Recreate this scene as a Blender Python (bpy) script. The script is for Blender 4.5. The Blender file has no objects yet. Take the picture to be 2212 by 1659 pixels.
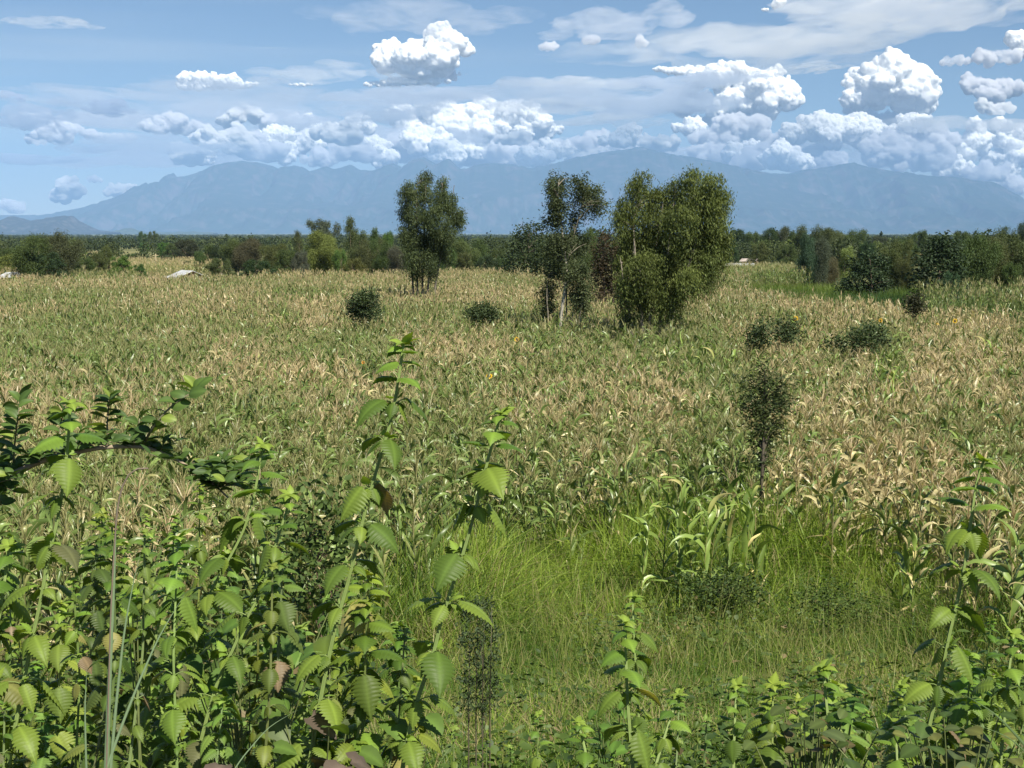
import bpy, math, random
import numpy as np
from mathutils import Vector, Matrix
scene = bpy.context.scene
R = math.radians
# ---------------------------------------------------------------- camera
CAMZ = 6.5
FPX = 3039.6                      # focal length in px of a 2212 px wide frame (40 degree lens)
CX, CY, HY = 1106.0, 829.5, 503.0
PITCH = math.atan((CY-HY)/FPX)
cam = bpy.data.cameras.new("camera"); camo = bpy.data.objects.new("camera", cam)
scene.collection.objects.link(camo); scene.camera = camo
cam.sensor_width = 36.0; cam.lens = 36.0*FPX/2212.0
cam.clip_start = 0.1; cam.clip_end = 400000.0
camo.location = (0, 0, CAMZ); camo.rotation_euler = (R(90)-PITCH, 0, 0)
# ---------------------------------------------------------------- sky and sun
SUN_EL, SUN_AZ = 50.0, 148.0      # azimuth clockwise from the view direction (+Y): behind and to the right
world = bpy.data.worlds.new("World"); scene.world = world; world.use_nodes = True
wn = world.node_tree; wn.nodes.clear()
sky = wn.nodes.new("ShaderNodeTexSky"); sky.sky_type = 'NISHITA'; sky.sun_disc = False
sky.sun_elevation = R(SUN_EL); sky.sun_rotation = R(SUN_AZ)
sky.altitude = 1500; sky.air_density = 1.0; sky.dust_density = 0.1; sky.ozone_density = 4.0
bg = wn.nodes.new("ShaderNodeBackground"); bg.inputs[1].default_value = 0.054
wo = wn.nodes.new("ShaderNodeOutputWorld")
wn.links.new(sky.outputs[0], bg.inputs[0]); wn.links.new(bg.outputs[0], wo.inputs[0])
sl = bpy.data.lights.new("sun", 'SUN'); sl.energy = 5.0; sl.angle = R(0.5); sl.color = (1.0, 0.94, 0.80)
so = bpy.data.objects.new("sun", sl); scene.collection.objects.link(so)
sdir = Vector((math.sin(R(SUN_AZ))*math.cos(R(SUN_EL)), math.cos(R(SUN_AZ))*math.cos(R(SUN_EL)), math.sin(R(SUN_EL))))
so.rotation_euler = sdir.to_track_quat('Z', 'Y').to_euler(); so.location = (40, -60, 90)
vs = scene.view_settings; vs.view_transform = 'Standard'; vs.look = 'None'; vs.exposure = 0.70; vs.gamma = 1.0
cy = scene.cycles
cy.max_bounces = 10; cy.diffuse_bounces = 3; cy.glossy_bounces = 2; cy.transmission_bounces = 4
cy.transparent_max_bounces = 24; cy.volume_bounces = 9; cy.use_denoising = True
cy.sample_clamp_indirect = 6.0
try: cy.denoising_input_passes = 'RGB_ALBEDO_NORMAL'; cy.denoising_prefilter = 'ACCURATE'
except Exception: pass

# ---------------------------------------------------------------- helpers
def ray(x, y):
    """direction (with y component 1) of the view ray through a point of the 2212 px wide picture"""
    a = (np.asarray(x, float)-CX)/FPX; b = -(np.asarray(y, float)-CY)/FPX
    c, s = math.cos(PITCH), math.sin(PITCH)
    dy = c + b*s; dz = -s + b*c
    return a/dy, dz/dy
def at(x, y, Y):
    rx, rz = ray(x, y)
    return np.stack([rx*Y, np.broadcast_to(np.asarray(Y, float), np.shape(rx*Y)), CAMZ + rz*Y], -1)
_GY = np.array([-200, -20, 0, 2, 4, 6, 8, 12, 16, 20, 24, 30, 42, 150, 200, 300, 500, 1000, 2000, 5000, 20000, 60000.])
_GZ = np.array([5, 5, 5, 4.9, 4.2, 3.5, 2.9, 1.9, 1.2, .75, .45, .2, 0, 0, -.55, -1.4, -3.1, -5.5, -9, -11, -13, -14.])
def gz(x, y):
    x = np.asarray(x, float); y = np.asarray(y, float)
    return np.interp(y, _GY, _GZ) + .05*np.sin(x*.7+y*.31)*np.sin(y*.53-x*.2)
def ydist(py, h=0.0):
    """depth at which ground raised by h shows at picture row py"""
    rz = float(ray(CX, py)[1]); ys = np.exp(np.linspace(math.log(17), math.log(30000), 4000))
    d = CAMZ + rz*ys - (np.interp(ys, _GY, _GZ)+h)
    k = np.where(d < 0)[0]
    return float(ys[k[0]]) if len(k) else 30000.0
def _h(ix, iy, iz):
    h = (ix.astype(np.int64)*374761393 + iy.astype(np.int64)*668265263 + iz.astype(np.int64)*2147483647) & 0xffffffff
    h = ((h ^ (h >> 13))*1274126177) & 0xffffffff
    return ((h ^ (h >> 16)) & 0xffff)/65535.0
def vn(p):
    p = np.asarray(p, float)
    if p.shape[-1] == 2: p = np.concatenate([p, np.zeros(p.shape[:-1]+(1,))], -1)
    i = np.floor(p); f = p-i; f = f*f*(3-2*f); i = i.astype(np.int64)
    o = 0
    for a in (0, 1):
        for b in (0, 1):
            for c in (0, 1):
                w = (f[..., 0] if a else 1-f[..., 0])*(f[..., 1] if b else 1-f[..., 1])*(f[..., 2] if c else 1-f[..., 2])
                o = o + w*_h(i[..., 0]+a, i[..., 1]+b, i[..., 2]+c)
    return o
def fbm(p, octv=4, lac=2.03, gain=.5):
    p = np.asarray(p, float); s = 0; a = 1; t = 0
    for k in range(octv):
        s = s + a*vn(p*(lac**k)+17.3*k); t += a; a *= gain
    return s/t
def ridged(p, octv=5):
    p = np.asarray(p, float); s = 0; a = 1; t = 0
    for k in range(octv):
        s = s + a*(1-np.abs(2*vn(p*(2.07**k)+9.1*k)-1)); t += a; a *= .5
    return s/t

class MB:
    """collects vertices, faces and vertex colours and links them as ONE mesh object"""
    def __init__(s): s.V = []; s.C = []; s.F3 = []; s.F4 = []; s.n = 0
    def add(s, V, F, C):
        V = np.asarray(V, np.float32).reshape(-1, 3); C = np.asarray(C, np.float32)
        if C.ndim == 1: C = np.tile(C, (len(V), 1))
        if C.shape[1] == 3: C = np.concatenate([C, np.ones((len(C), 1), np.float32)], 1)
        F = np.asarray(F, np.int64)
        (s.F3 if F.shape[1] == 3 else s.F4).append(F+s.n)
        s.V.append(V); s.C.append(C); s.n += len(V)
    def inst(s, T, M, P, tint=None):
        """place template T=(V,F,C) with matrices M (N,3,3) and positions P (N,3)"""
        V, F, C = T; N = len(P)
        VV = np.einsum('nij,vj->nvi', M, V) + P[:, None, :]
        CC = np.tile(C[None], (N, 1, 1)) if tint is None else np.clip(C[None, :, :3]*tint[:, None, :], 0, 1)
        FF = (F[None] + (np.arange(N)*len(V))[:, None, None]).reshape(-1, F.shape[1])
        s.add(VV.reshape(-1, 3), FF, CC.reshape(-1, CC.shape[-1]))
    def mesh(s, name, mat, smooth=True):
        me = bpy.data.meshes.new(name)
        if not s.V: return me
        V = np.concatenate(s.V); C = np.concatenate(s.C)
        F3 = np.concatenate(s.F3) if s.F3 else np.zeros((0, 3), np.int64)
        F4 = np.concatenate(s.F4) if s.F4 else np.zeros((0, 4), np.int64)
        me.vertices.add(len(V)); me.vertices.foreach_set("co", V.ravel())
        li = np.concatenate([F3.ravel(), F4.ravel()]).astype(np.int32)
        me.loops.add(len(li)); me.loops.foreach_set("vertex_index", li)
        n3, n4 = len(F3), len(F4)
        me.polygons.add(n3+n4)
        st = np.concatenate([np.arange(n3)*3, n3*3+np.arange(n4)*4]).astype(np.int32)
        me.polygons.foreach_set("loop_start", st)
        me.polygons.foreach_set("use_smooth", np.full(n3+n4, smooth))
        a = me.attributes.new("Col", 'FLOAT_COLOR', 'POINT'); a.data.foreach_set("color", C.astype(np.float32).ravel())
        me.update(calc_edges=True); me.materials.append(mat)
        return me
    def build(s, name, mat, parent=None, smooth=True, loc=None):
        if loc is not None: s.V = [v-np.asarray(loc, np.float32) for v in s.V]
        o = bpy.data.objects.new(name, s.mesh(name, mat, smooth)); scene.collection.objects.link(o)
        if parent is not None: o.parent = parent
        elif loc is not None: o.location = loc
        return o
def tag(o, label=None, cat=None, group=None, kind=None):
    if label: o['label'] = label
    if cat: o['category'] = cat
    if group: o['group'] = group
    if kind: o['kind'] = kind
    return o
def empty(name, loc, rz=0, label=None, cat=None, group=None):
    o = bpy.data.objects.new(name, None); scene.collection.objects.link(o)
    o.location = [float(v) for v in loc]; o.rotation_euler = (0, 0, rz); o.empty_display_size = .2
    return tag(o, label, cat, group)
def copy_tree(o, parent=None):
    c = o.copy(); scene.collection.objects.link(c); c.parent = parent
    for ch in list(o.children): copy_tree(ch, c)
    return c
def rotz(a):
    c, s, z, o = np.cos(a), np.sin(a), np.zeros_like(a), np.ones_like(a)
    return np.stack([np.stack([c, -s, z], -1), np.stack([s, c, z], -1), np.stack([z, z, o], -1)], -2)
def randrot(rng, n):
    q = rng.normal(size=(n, 4)); q /= np.linalg.norm(q, axis=1)[:, None]; w, x, y, z = q.T
    return np.stack([np.stack([1-2*(y*y+z*z), 2*(x*y-z*w), 2*(x*z+y*w)], -1), np.stack([2*(x*y+z*w), 1-2*(x*x+z*z), 2*(y*z-x*w)], -1),
                     np.stack([2*(x*z-y*w), 2*(y*z+x*w), 1-2*(x*x+y*y)], -1)], -2)
def tube(mb, pts, rad, col, n=6):
    pts = np.asarray(pts, float); rad = np.broadcast_to(np.asarray(rad, float), (len(pts),))
    T = np.gradient(pts, axis=0); T /= np.linalg.norm(T, axis=1)[:, None]+1e-9
    ref = np.array([0.13, .98, .1]); U = np.cross(T, ref); U /= np.linalg.norm(U, axis=1)[:, None]+1e-9; W = np.cross(T, U)
    a = np.arange(n)*2*math.pi/n
    V = pts[:, None]+rad[:, None, None]*(np.cos(a)[None, :, None]*U[:, None]+np.sin(a)[None, :, None]*W[:, None])
    F = [[k*n+j, k*n+(j+1) % n, (k+1)*n+(j+1) % n, (k+1)*n+j] for k in range(len(pts)-1) for j in range(n)]
    mb.add(V.reshape(-1, 3), F, col)
def box(mb, x0, x1, y0, y1, z0, z1, col):
    V = [(x, y, z) for x in (x0, x1) for y in (y0, y1) for z in (z0, z1)]
    mb.add(V, [[0, 1, 3, 2], [4, 6, 7, 5], [0, 4, 5, 1], [2, 3, 7, 6], [0, 2, 6, 4], [1, 5, 7, 3]], col)
def nodes(name):
    m = bpy.data.materials.new(name); m.use_nodes = True; nt = m.node_tree; nt.nodes.clear()
    out = nt.nodes.new("ShaderNodeOutputMaterial")
    def N(t, **k):
        n = nt.nodes.new("ShaderNode"+t)
        for a, b in k.items(): setattr(n, a, b)
        return n
    return m, nt, N, out
def mix_rgb(nt, N, mode, fac, a, b):
    n = N("Mix", data_type='RGBA', blend_type=mode)
    for i, v in ((0, fac), (6, a), (7, b)):
        if hasattr(v, 'links') or hasattr(v, 'is_linked'): nt.links.new(v, n.inputs[i])
        elif i == 0: n.inputs[0].default_value = v
        else: n.inputs[i].default_value = (*v, 1)
    return n.outputs[2]
def leaf_mat(name, rough=.5, trans=.3, spec=.3, noise=0.0, nscale=8.0, tt=(1.25, 1.35, .55), bump=0.0):
    m, nt, N, out = nodes(name); L = nt.links.new
    at_ = N("Attribute", attribute_name="Col"); oi = N("ObjectInfo")
    c = mix_rgb(nt, N, 'MULTIPLY', 1.0, at_.outputs[0], oi.outputs['Color'])
    if noise:
        tc = N("TexCoord"); nz = N("TexNoise"); nz.inputs['Scale'].default_value = nscale; nz.inputs['Detail'].default_value = 3
        L(tc.outputs['Object'], nz.inputs['Vector']); mr = N("MapRange"); mr.inputs[3].default_value = 1-noise; mr.inputs[4].default_value = 1+noise
        L(nz.outputs[0], mr.inputs[0]); mm = N("VectorMath", operation='SCALE'); L(c, mm.inputs[0]); L(mr.outputs[0], mm.inputs[3]); c = mm.outputs[0]
    p = N("BsdfPrincipled"); L(c, p.inputs['Base Color']); p.inputs['Roughness'].default_value = rough
    p.inputs['Specular IOR Level'].default_value = spec
    if trans > 0:
        t = N("BsdfTranslucent"); L(mix_rgb(nt, N, 'MULTIPLY', 1.0, c, tt), t.inputs[0])
        mx = N("MixShader"); mx.inputs[0].default_value = trans; L(p.outputs[0], mx.inputs[1]); L(t.outputs[0], mx.inputs[2]); L(mx.outputs[0], out.inputs[0])
    else: L(p.outputs[0], out.inputs[0])
    return m
def solid_mat(name, col, rough=.8, noise=.25, nscale=5.0, metal=0.0, bump=.3, spec=.3):
    m, nt, N, out = nodes(name); L = nt.links.new
    tc = N("TexCoord"); nz = N("TexNoise"); nz.inputs['Scale'].default_value = nscale; nz.inputs['Detail'].default_value = 6
    L(tc.outputs['Object'], nz.inputs['Vector'])
    mr = N("MapRange"); mr.inputs[1].default_value = .3; mr.inputs[2].default_value = .7; mr.inputs[3].default_value = 1-noise; mr.inputs[4].default_value = 1+noise; L(nz.outputs[0], mr.inputs[0])
    mm = N("VectorMath", operation='SCALE'); mm.inputs[0].default_value = col; L(mr.outputs[0], mm.inputs[3])
    p = N("BsdfPrincipled"); L(mm.outputs[0], p.inputs['Base Color']); p.inputs['Roughness'].default_value = rough
    p.inputs['Metallic'].default_value = metal; p.inputs['Specular IOR Level'].default_value = spec
    b = N("Bump"); b.inputs['Strength'].default_value = bump; b.inputs['Distance'].default_value = .02; L(nz.outputs[0], b.inputs['Height']); L(b.outputs[0], p.inputs['Normal'])
    L(p.outputs[0], out.inputs[0]); return m
def interp_pts(pts, n):
    pts = np.asarray(pts, float); d = np.r_[0, np.cumsum(np.linalg.norm(np.diff(pts, axis=0), axis=1))]
    t = np.linspace(0, d[-1], n); P = np.stack([np.interp(t, d, pts[:, k]) for k in range(pts.shape[1])], -1)
    if n > 6:
        for _ in range(2): P[1:-1] = .25*P[:-2]+.5*P[1:-1]+.25*P[2:]
    return P
# ================================================================ THE LAND
def ground():
    rows = np.unique(np.r_[-30, -10, 0, np.linspace(2, 40, 39), np.exp(np.linspace(math.log(42), math.log(44000), 110))])
    K = 121; V = []
    for y in rows:
        w = 30+.75*max(y, 0); xs = np.linspace(-w, w, K); V.append(np.stack([xs, np.full(K, y), gz(xs, np.full(K, y))], -1))
    V = np.concatenate(V); F = [[r*K+c, r*K+c+1, (r+1)*K+c+1, (r+1)*K+c] for r in range(len(rows)-1) for c in range(K-1)]
    m, nt, N, out = nodes("soil and fields"); L = nt.links.new
    geo = N("NewGeometry"); sep = N("SeparateXYZ"); L(geo.outputs['Position'], sep.inputs[0])
    def noise(scale, det=5, dis=0.0):
        mp = N("Mapping"); mp.inputs['Scale'].default_value = (scale, scale, scale); L(geo.outputs['Position'], mp.inputs[0])
        n = N("TexNoise"); n.inputs['Scale'].default_value = 1; n.inputs['Detail'].default_value = det; n.inputs['Distortion'].default_value = dis
        L(mp.outputs[0], n.inputs['Vector']); return n.outputs[0]
    def ramp(f, stops):
        r = N("ValToRGB"); L(f, r.inputs[0]); e = r.color_ramp.elements
        e[0].position, e[0].color = stops[0][0], (*stops[0][1], 1); e[1].position, e[1].color = stops[-1][0], (*stops[-1][1], 1)
        for p, c in stops[1:-1]: x = e.new(p); x.color = (*c, 1)
        return r.outputs[0]
    near = ramp(noise(1.7, 8), [(.3, (.045, .04, .02)), (.5, (.09, .075, .04)), (.7, (.07, .085, .03))])
    far = ramp(noise(.008, 6, .6), [(.36, (.05, .075, .03)), (.46, (.09, .11, .04)), (.52, (.24, .22, .10)), (.60, (.14, .16, .06)), (.68, (.06, .085, .03))])
    mr = N("MapRange"); mr.inputs[1].default_value = 145; mr.inputs[2].default_value = 175; L(sep.outputs[1], mr.inputs[0])
    col = mix_rgb(nt, N, 'MIX', mr.outputs[0], near, far)
    p = N("BsdfPrincipled"); L(col, p.inputs['Base Color']); p.inputs['Roughness'].default_value = .95; p.inputs['Specular IOR Level'].default_value = .1
    b = N("Bump"); b.inputs['Strength'].default_value = .6; b.inputs['Distance'].default_value = .05; L(noise(9, 6), b.inputs['Height']); L(b.outputs[0], p.inputs['Normal'])
    L(p.outputs[0], out.inputs[0])
    mb = MB(); mb.add(V, F, (1, 1, 1)); tag(mb.build("ground", m), kind="structure")
ground()

MTN = [(-400, 497), (-150, 480), (0, 466), (100, 465), (200, 450), (250, 436), (300, 418), (322, 401), (345, 392), (360, 389), (368, 377), (376, 374), (384, 383), (392, 385), (420, 378), (450, 367), (480, 356), (520, 347), (560, 351), (590, 360), (610, 366),
       (636, 356), (655, 362), (670, 371), (690, 364), (706, 359), (725, 366), (742, 360), (755, 355), (778, 367), (800, 369), (830, 360), (850, 352), (870, 363), (885, 352), (900, 343), (913, 339), (928, 345), (943, 356), (958, 346), (972, 343), (984, 356), (995, 366), (1010, 364), (1030, 355), (1060, 352),
       (1100, 354), (1150, 362), (1200, 352), (1250, 338), (1300, 330), (1350, 322), (1385, 316), (1420, 326), (1450, 333), (1500, 340), (1550, 352), (1600, 362), (1650, 375), (1700, 374), (1750, 366), (1800, 358), (1845, 351), (1880, 362), (1920, 368), (1960, 377),
       (2000, 380), (2035, 381), (2070, 388), (2110, 392), (2140, 404), (2170, 420), (2200, 442), (2230, 462), (2300, 484), (2500, 497)]
def mountain(name, prof, Y0, Y1, nx, ny, seed, rough, col_a, col_b, nsc, label):
    prof = np.array(prof, float); xs = np.linspace(prof[0, 0], prof[-1, 0], nx); ys = np.interp(xs, prof[:, 0], prof[:, 1])
    rng = np.random.default_rng(seed)
    ys = ys + (fbm(np.stack([xs*.11, xs*0+seed], -1), 4)-.5)*5*rough
    crest = at(xs, ys, Y1)[:, 2]+14            # crest height over the plain
    G = np.linspace(0, 1, ny); V = np.zeros((ny+6, nx, 3))
    X1 = ray(xs, ys)[0]*Y1
    for j, t in enumerate(list(G)+[1.04, 1.1, 1.2, 1.35, 1.6, 2.0]):
        Y = Y0+(Y1-Y0)*t; X = X1*(.25*Y/Y1+.75)
        if t <= 1:
            p = np.stack([X/nsc, np.full(nx, Y/nsc*.55), np.full(nx, seed*3.)], -1)
            r = ridged(p, 6); r2 = ridged(np.stack([X/nsc*2.8, np.full(nx, Y/nsc*.7), p[:, 2]], -1), 4)
            base = t**1.25*.42 + .58*np.clip((t-.28)/.62, 0, 1)**1.6
            env = math.sin(min(t, 1)*math.pi)**.8 if t < 1 else 0
            h = base + env*((r-.55)*1.15+(r2-.5)*.40)*rough
            h = np.clip(h, 0, base*1.0+.25)*crest
            lim = (crest)*(Y/Y1)*.985 if t < 1 else crest
            h = np.minimum(h, lim)
        else: h = crest*(1-(t-1))*.97-20
        V[j] = np.stack([X, np.full(nx, Y), h-14], -1)
    F = [[r*nx+c, r*nx+c+1, (r+1)*nx+c+1, (r+1)*nx+c] for r in range(ny+5) for c in range(nx-1)]
    m, nt, N, out = nodes(name+" rock and forest"); L = nt.links.new
    g = N("NewGeometry"); mp = N("Mapping"); mp.inputs['Scale'].default_value = (1/nsc*7,)*3; L(g.outputs['Position'], mp.inputs[0])
    nz = N("TexNoise"); nz.inputs['Scale'].default_value = 1; nz.inputs['Detail'].default_value = 9; L(mp.outputs[0], nz.inputs['Vector'])
    sp = N("SeparateXYZ"); L(g.outputs['Normal'], sp.inputs[0]); a = N("Math", operation='SUBTRACT'); L(nz.outputs[0], a.inputs[0])
    b = N("Math", operation='MULTIPLY'); L(sp.outputs[2], b.inputs[0]); b.inputs[1].default_value = .35; L(b.outputs[0], a.inputs[1])
    r = N("ValToRGB"); L(a.outputs[0], r.inputs[0]); r.color_ramp.elements[0].position = .18; r.color_ramp.elements[0].color = (*col_a, 1)
    r.color_ramp.elements[1].position = .42; r.color_ramp.elements[1].color = (*col_b, 1)
    p = N("BsdfPrincipled"); L(r.outputs[0], p.inputs['Base Color']); p.inputs['Roughness'].default_value = .95; p.inputs['Specular IOR Level'].default_value = .05
    L(p.outputs[0], out.inputs[0])
    mb = MB(); mb.add(V.reshape(-1, 3), F, (1, 1, 1)); o = mb.build(name, m); tag(o, label=label, kind="structure"); return o
mountain("mountain", MTN, 29500, 38000, 1000, 150, 4, 1.0, (.030, .048, .045), (.10, .09, .10), 2100, "blue hazy mountain massif across the horizon")
HILLS = [(-300, 490), (-120, 478), (-60, 486), (0, 479), (12, 472), (25, 467), (50, 471), (75, 478), (88, 473), (105, 471), (125, 468), (142, 465), (160, 468), (172, 478), (182, 485), (200, 494), (220, 499), (260, 502)]
mountain("hills", HILLS, 17200, 19500, 260, 60, 9, 1.0, (.035, .045, .050), (.12, .115, .12), 700, "low rocky hills at the foot of the mountain")
HIL2 = [(200, 503), (250, 500), (268, 494), (284, 493), (300, 499), (340, 502), (420, 500), (470, 503)]
mountain("hills", HIL2, 21000, 22500, 200, 30, 13, .8, (.05, .07, .04), (.16, .15, .12), 700, "small distant hillock in the haze of the plain")

# ================================================================ HAZE
def haze():
    mb = MB(); box(mb, -42000, 42000, -900, 45500, -16.5, 2480, (1, 1, 1))
    m, nt, N, out = nodes("haze"); v = N("VolumePrincipled")
    v.inputs['Color'].default_value = (.32, .54, .92, 1); v.inputs['Density'].default_value = HAZE_D; v.inputs['Anisotropy'].default_value = HAZE_G
    nt.links.new(v.outputs[0], out.inputs['Volume']); tag(mb.build("haze", m, smooth=False), kind="stuff")
HAZE_D, HAZE_G = 3.1e-5, -.35
haze()

# ================================================================ CLOUDS
def ico(n):
    import bmesh
    bm = bmesh.new(); bmesh.ops.create_icosphere(bm, subdivisions=n, radius=1)
    V = np.array([v.co[:] for v in bm.verts]); F = np.array([[v.index for v in f.verts] for f in bm.faces]); bm.free(); return V, F
ICO = {k: ico(k) for k in (1, 2, 3)}
VOX = 1.15
def cloud_mat(name, vol, col=(1, 1, 1), lo=.36, hi=.60, sc=1.0):
    m, nt, N, out = nodes(name); L = nt.links.new
    if vol:
        g = N("NewGeometry"); mp = N("Mapping"); mp.inputs['Scale'].default_value = (1/700/sc, 1/700/sc, 1/520/sc); L(g.outputs['Position'], mp.inputs[0])
        nz = N("TexNoise"); nz.inputs['Scale'].default_value = 1; nz.inputs['Detail'].default_value = 5; nz.inputs['Roughness'].default_value = .62; L(mp.outputs[0], nz.inputs['Vector'])
        mr = N("MapRange"); mr.inputs[1].default_value = lo; mr.inputs[2].default_value = hi; mr.inputs[4].default_value = vol; L(nz.outputs[0], mr.inputs[0])
        v = N("VolumePrincipled"); v.inputs['Color'].default_value = (*col, 1); L(mr.outputs[0], v.inputs['Density']); v.inputs['Anisotropy'].default_value = -.1
        L(v.outputs[0], out.inputs['Volume'])
    else:
        p = N("BsdfPrincipled"); p.inputs['Base Color'].default_value = (.97, .97, .97, 1); p.inputs['Roughness'].default_value = 1; p.inputs['Specular IOR Level'].default_value = 0
        p.inputs['Subsurface Weight'].default_value = 1; p.inputs['Subsurface Radius'].default_value = (1, 1, 1); p.inputs['Subsurface Scale'].default_value = 230; L(p.outputs[0], out.inputs[0])
    return m
CLOUD = cloud_mat("cloud", 0); MIDC = cloud_mat("billowing cloud", 3.2e-2, lo=.28, hi=.52, sc=.8); SOFT = cloud_mat("soft cloud", 2.4e-2, (.98, .98, 1))
def cumulus(blobs, Y, label, seed=0, soft=0.0, flat=None, dens=1.0, group=None, white=.93, det=1.0):
    """blobs: (x, y, rx, ry) in the picture; a heap of billows at depth Y, flat: picture row of the base"""
    rng = np.random.default_rng(seed); k = Y/FPX
    cs = []; rs = []; lv = []
    for (x, y, rx, ry) in blobs:
        c = at(x, y, Y); n = max(4, int(7*dens*max(rx, ry)/max(6, min(rx, ry))))
        for i in range(n):
            u = rng.normal(size=3); u /= np.linalg.norm(u); q = rng.random()**.5*.82
            rr = min(rx, ry)*k*rng.uniform(.48, .8)
            cs.append(c+u*q*np.array([rx*k, min(rx, ry)*k*.8, ry*k])); rs.append(rr); lv.append(0)
    P = list(zip(cs, rs))
    for level, (nc, sc) in enumerate(((int(11*dens), .48), (int(9*dens), .42))):
        Q = []
        for c, r in P:
            if r/k < 1.6: continue
            for i in range(nc):
                u = rng.normal(size=3); u /= np.linalg.norm(u)
                if u[1] > .35: u[1] = -u[1]
                if u[2] < -.25: u[2] *= -.6
                rr = r*sc*rng.uniform(.55, 1.25)
                Q.append((c+u*r*rng.uniform(.75, 1.02), rr)); cs.append(Q[-1][0]); rs.append(rr); lv.append(level+1)
        P = Q
    cs = np.array(cs); rs = np.array(rs); lv = np.array(lv)
    if flat is not None:
        zf = at(blobs[0][0], flat, Y)[2]; ok = cs[:, 2] > zf-rs*.3; cs, rs, lv = cs[ok], rs[ok], lv[ok]
    mb = MB()
    for sel, tn in (((lv < 1), 3), ((lv >= 1), 2)):
        if not sel.any(): continue
        V, F = ICO[tn]; c, r = cs[sel], rs[sel]; n = len(c)
        S = rng.uniform(.8, 1.2, (n, 3)); M = randrot(rng, n)
        VV = c[:, None]+np.einsum('nij,vj->nvi', M, V)*S[:, None]*r[:, None, None]
        nn = fbm(VV/(k*12*det), 3)-.5; VV = VV + (VV-c[:, None])*nn[..., None]*.6
        if flat is not None:
            zz = VV[..., 2]; lo = zz < zf; VV[..., 2] = np.where(lo, zf+(zz-zf)*.5, zz)
        al = np.where(lv[sel] == 2, 1-.62*max(soft, .45), 1-soft*(.55 if tn == 2 else .35))*rng.uniform(.85, 1.0, n); al = np.clip(al, .05, 1)
        C = np.zeros((n, len(V), 4)); C[..., :3] = white; C[..., 3] = al[:, None]
        mb.add(VV.reshape(-1, 3), (F[None]+(np.arange(n)*len(V))[:, None, None]).reshape(-1, 3), C.reshape(-1, 4))
    loc = cs.mean(0); o = mb.build("cloud", CLOUD, loc=loc); tag(o, label, "cloud", group)
    rm = o.modifiers.new("union", 'REMESH'); rm.mode = 'VOXEL'; rm.voxel_size = k*VOX; rm.use_smooth_shade = True
    o.modifiers.new("soft", 'SMOOTH').iterations = 1
    dg = bpy.context.evaluated_depsgraph_get(); me = bpy.data.meshes.new_from_object(o.evaluated_get(dg)); old = o.data
    o.modifiers.clear(); o.data = me; bpy.data.meshes.remove(old)
    if not me.materials: me.materials.append(CLOUD)
    me.materials[0] = SOFT if soft > .45 else MIDC if soft > .32 else CLOUD
    return o
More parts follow.
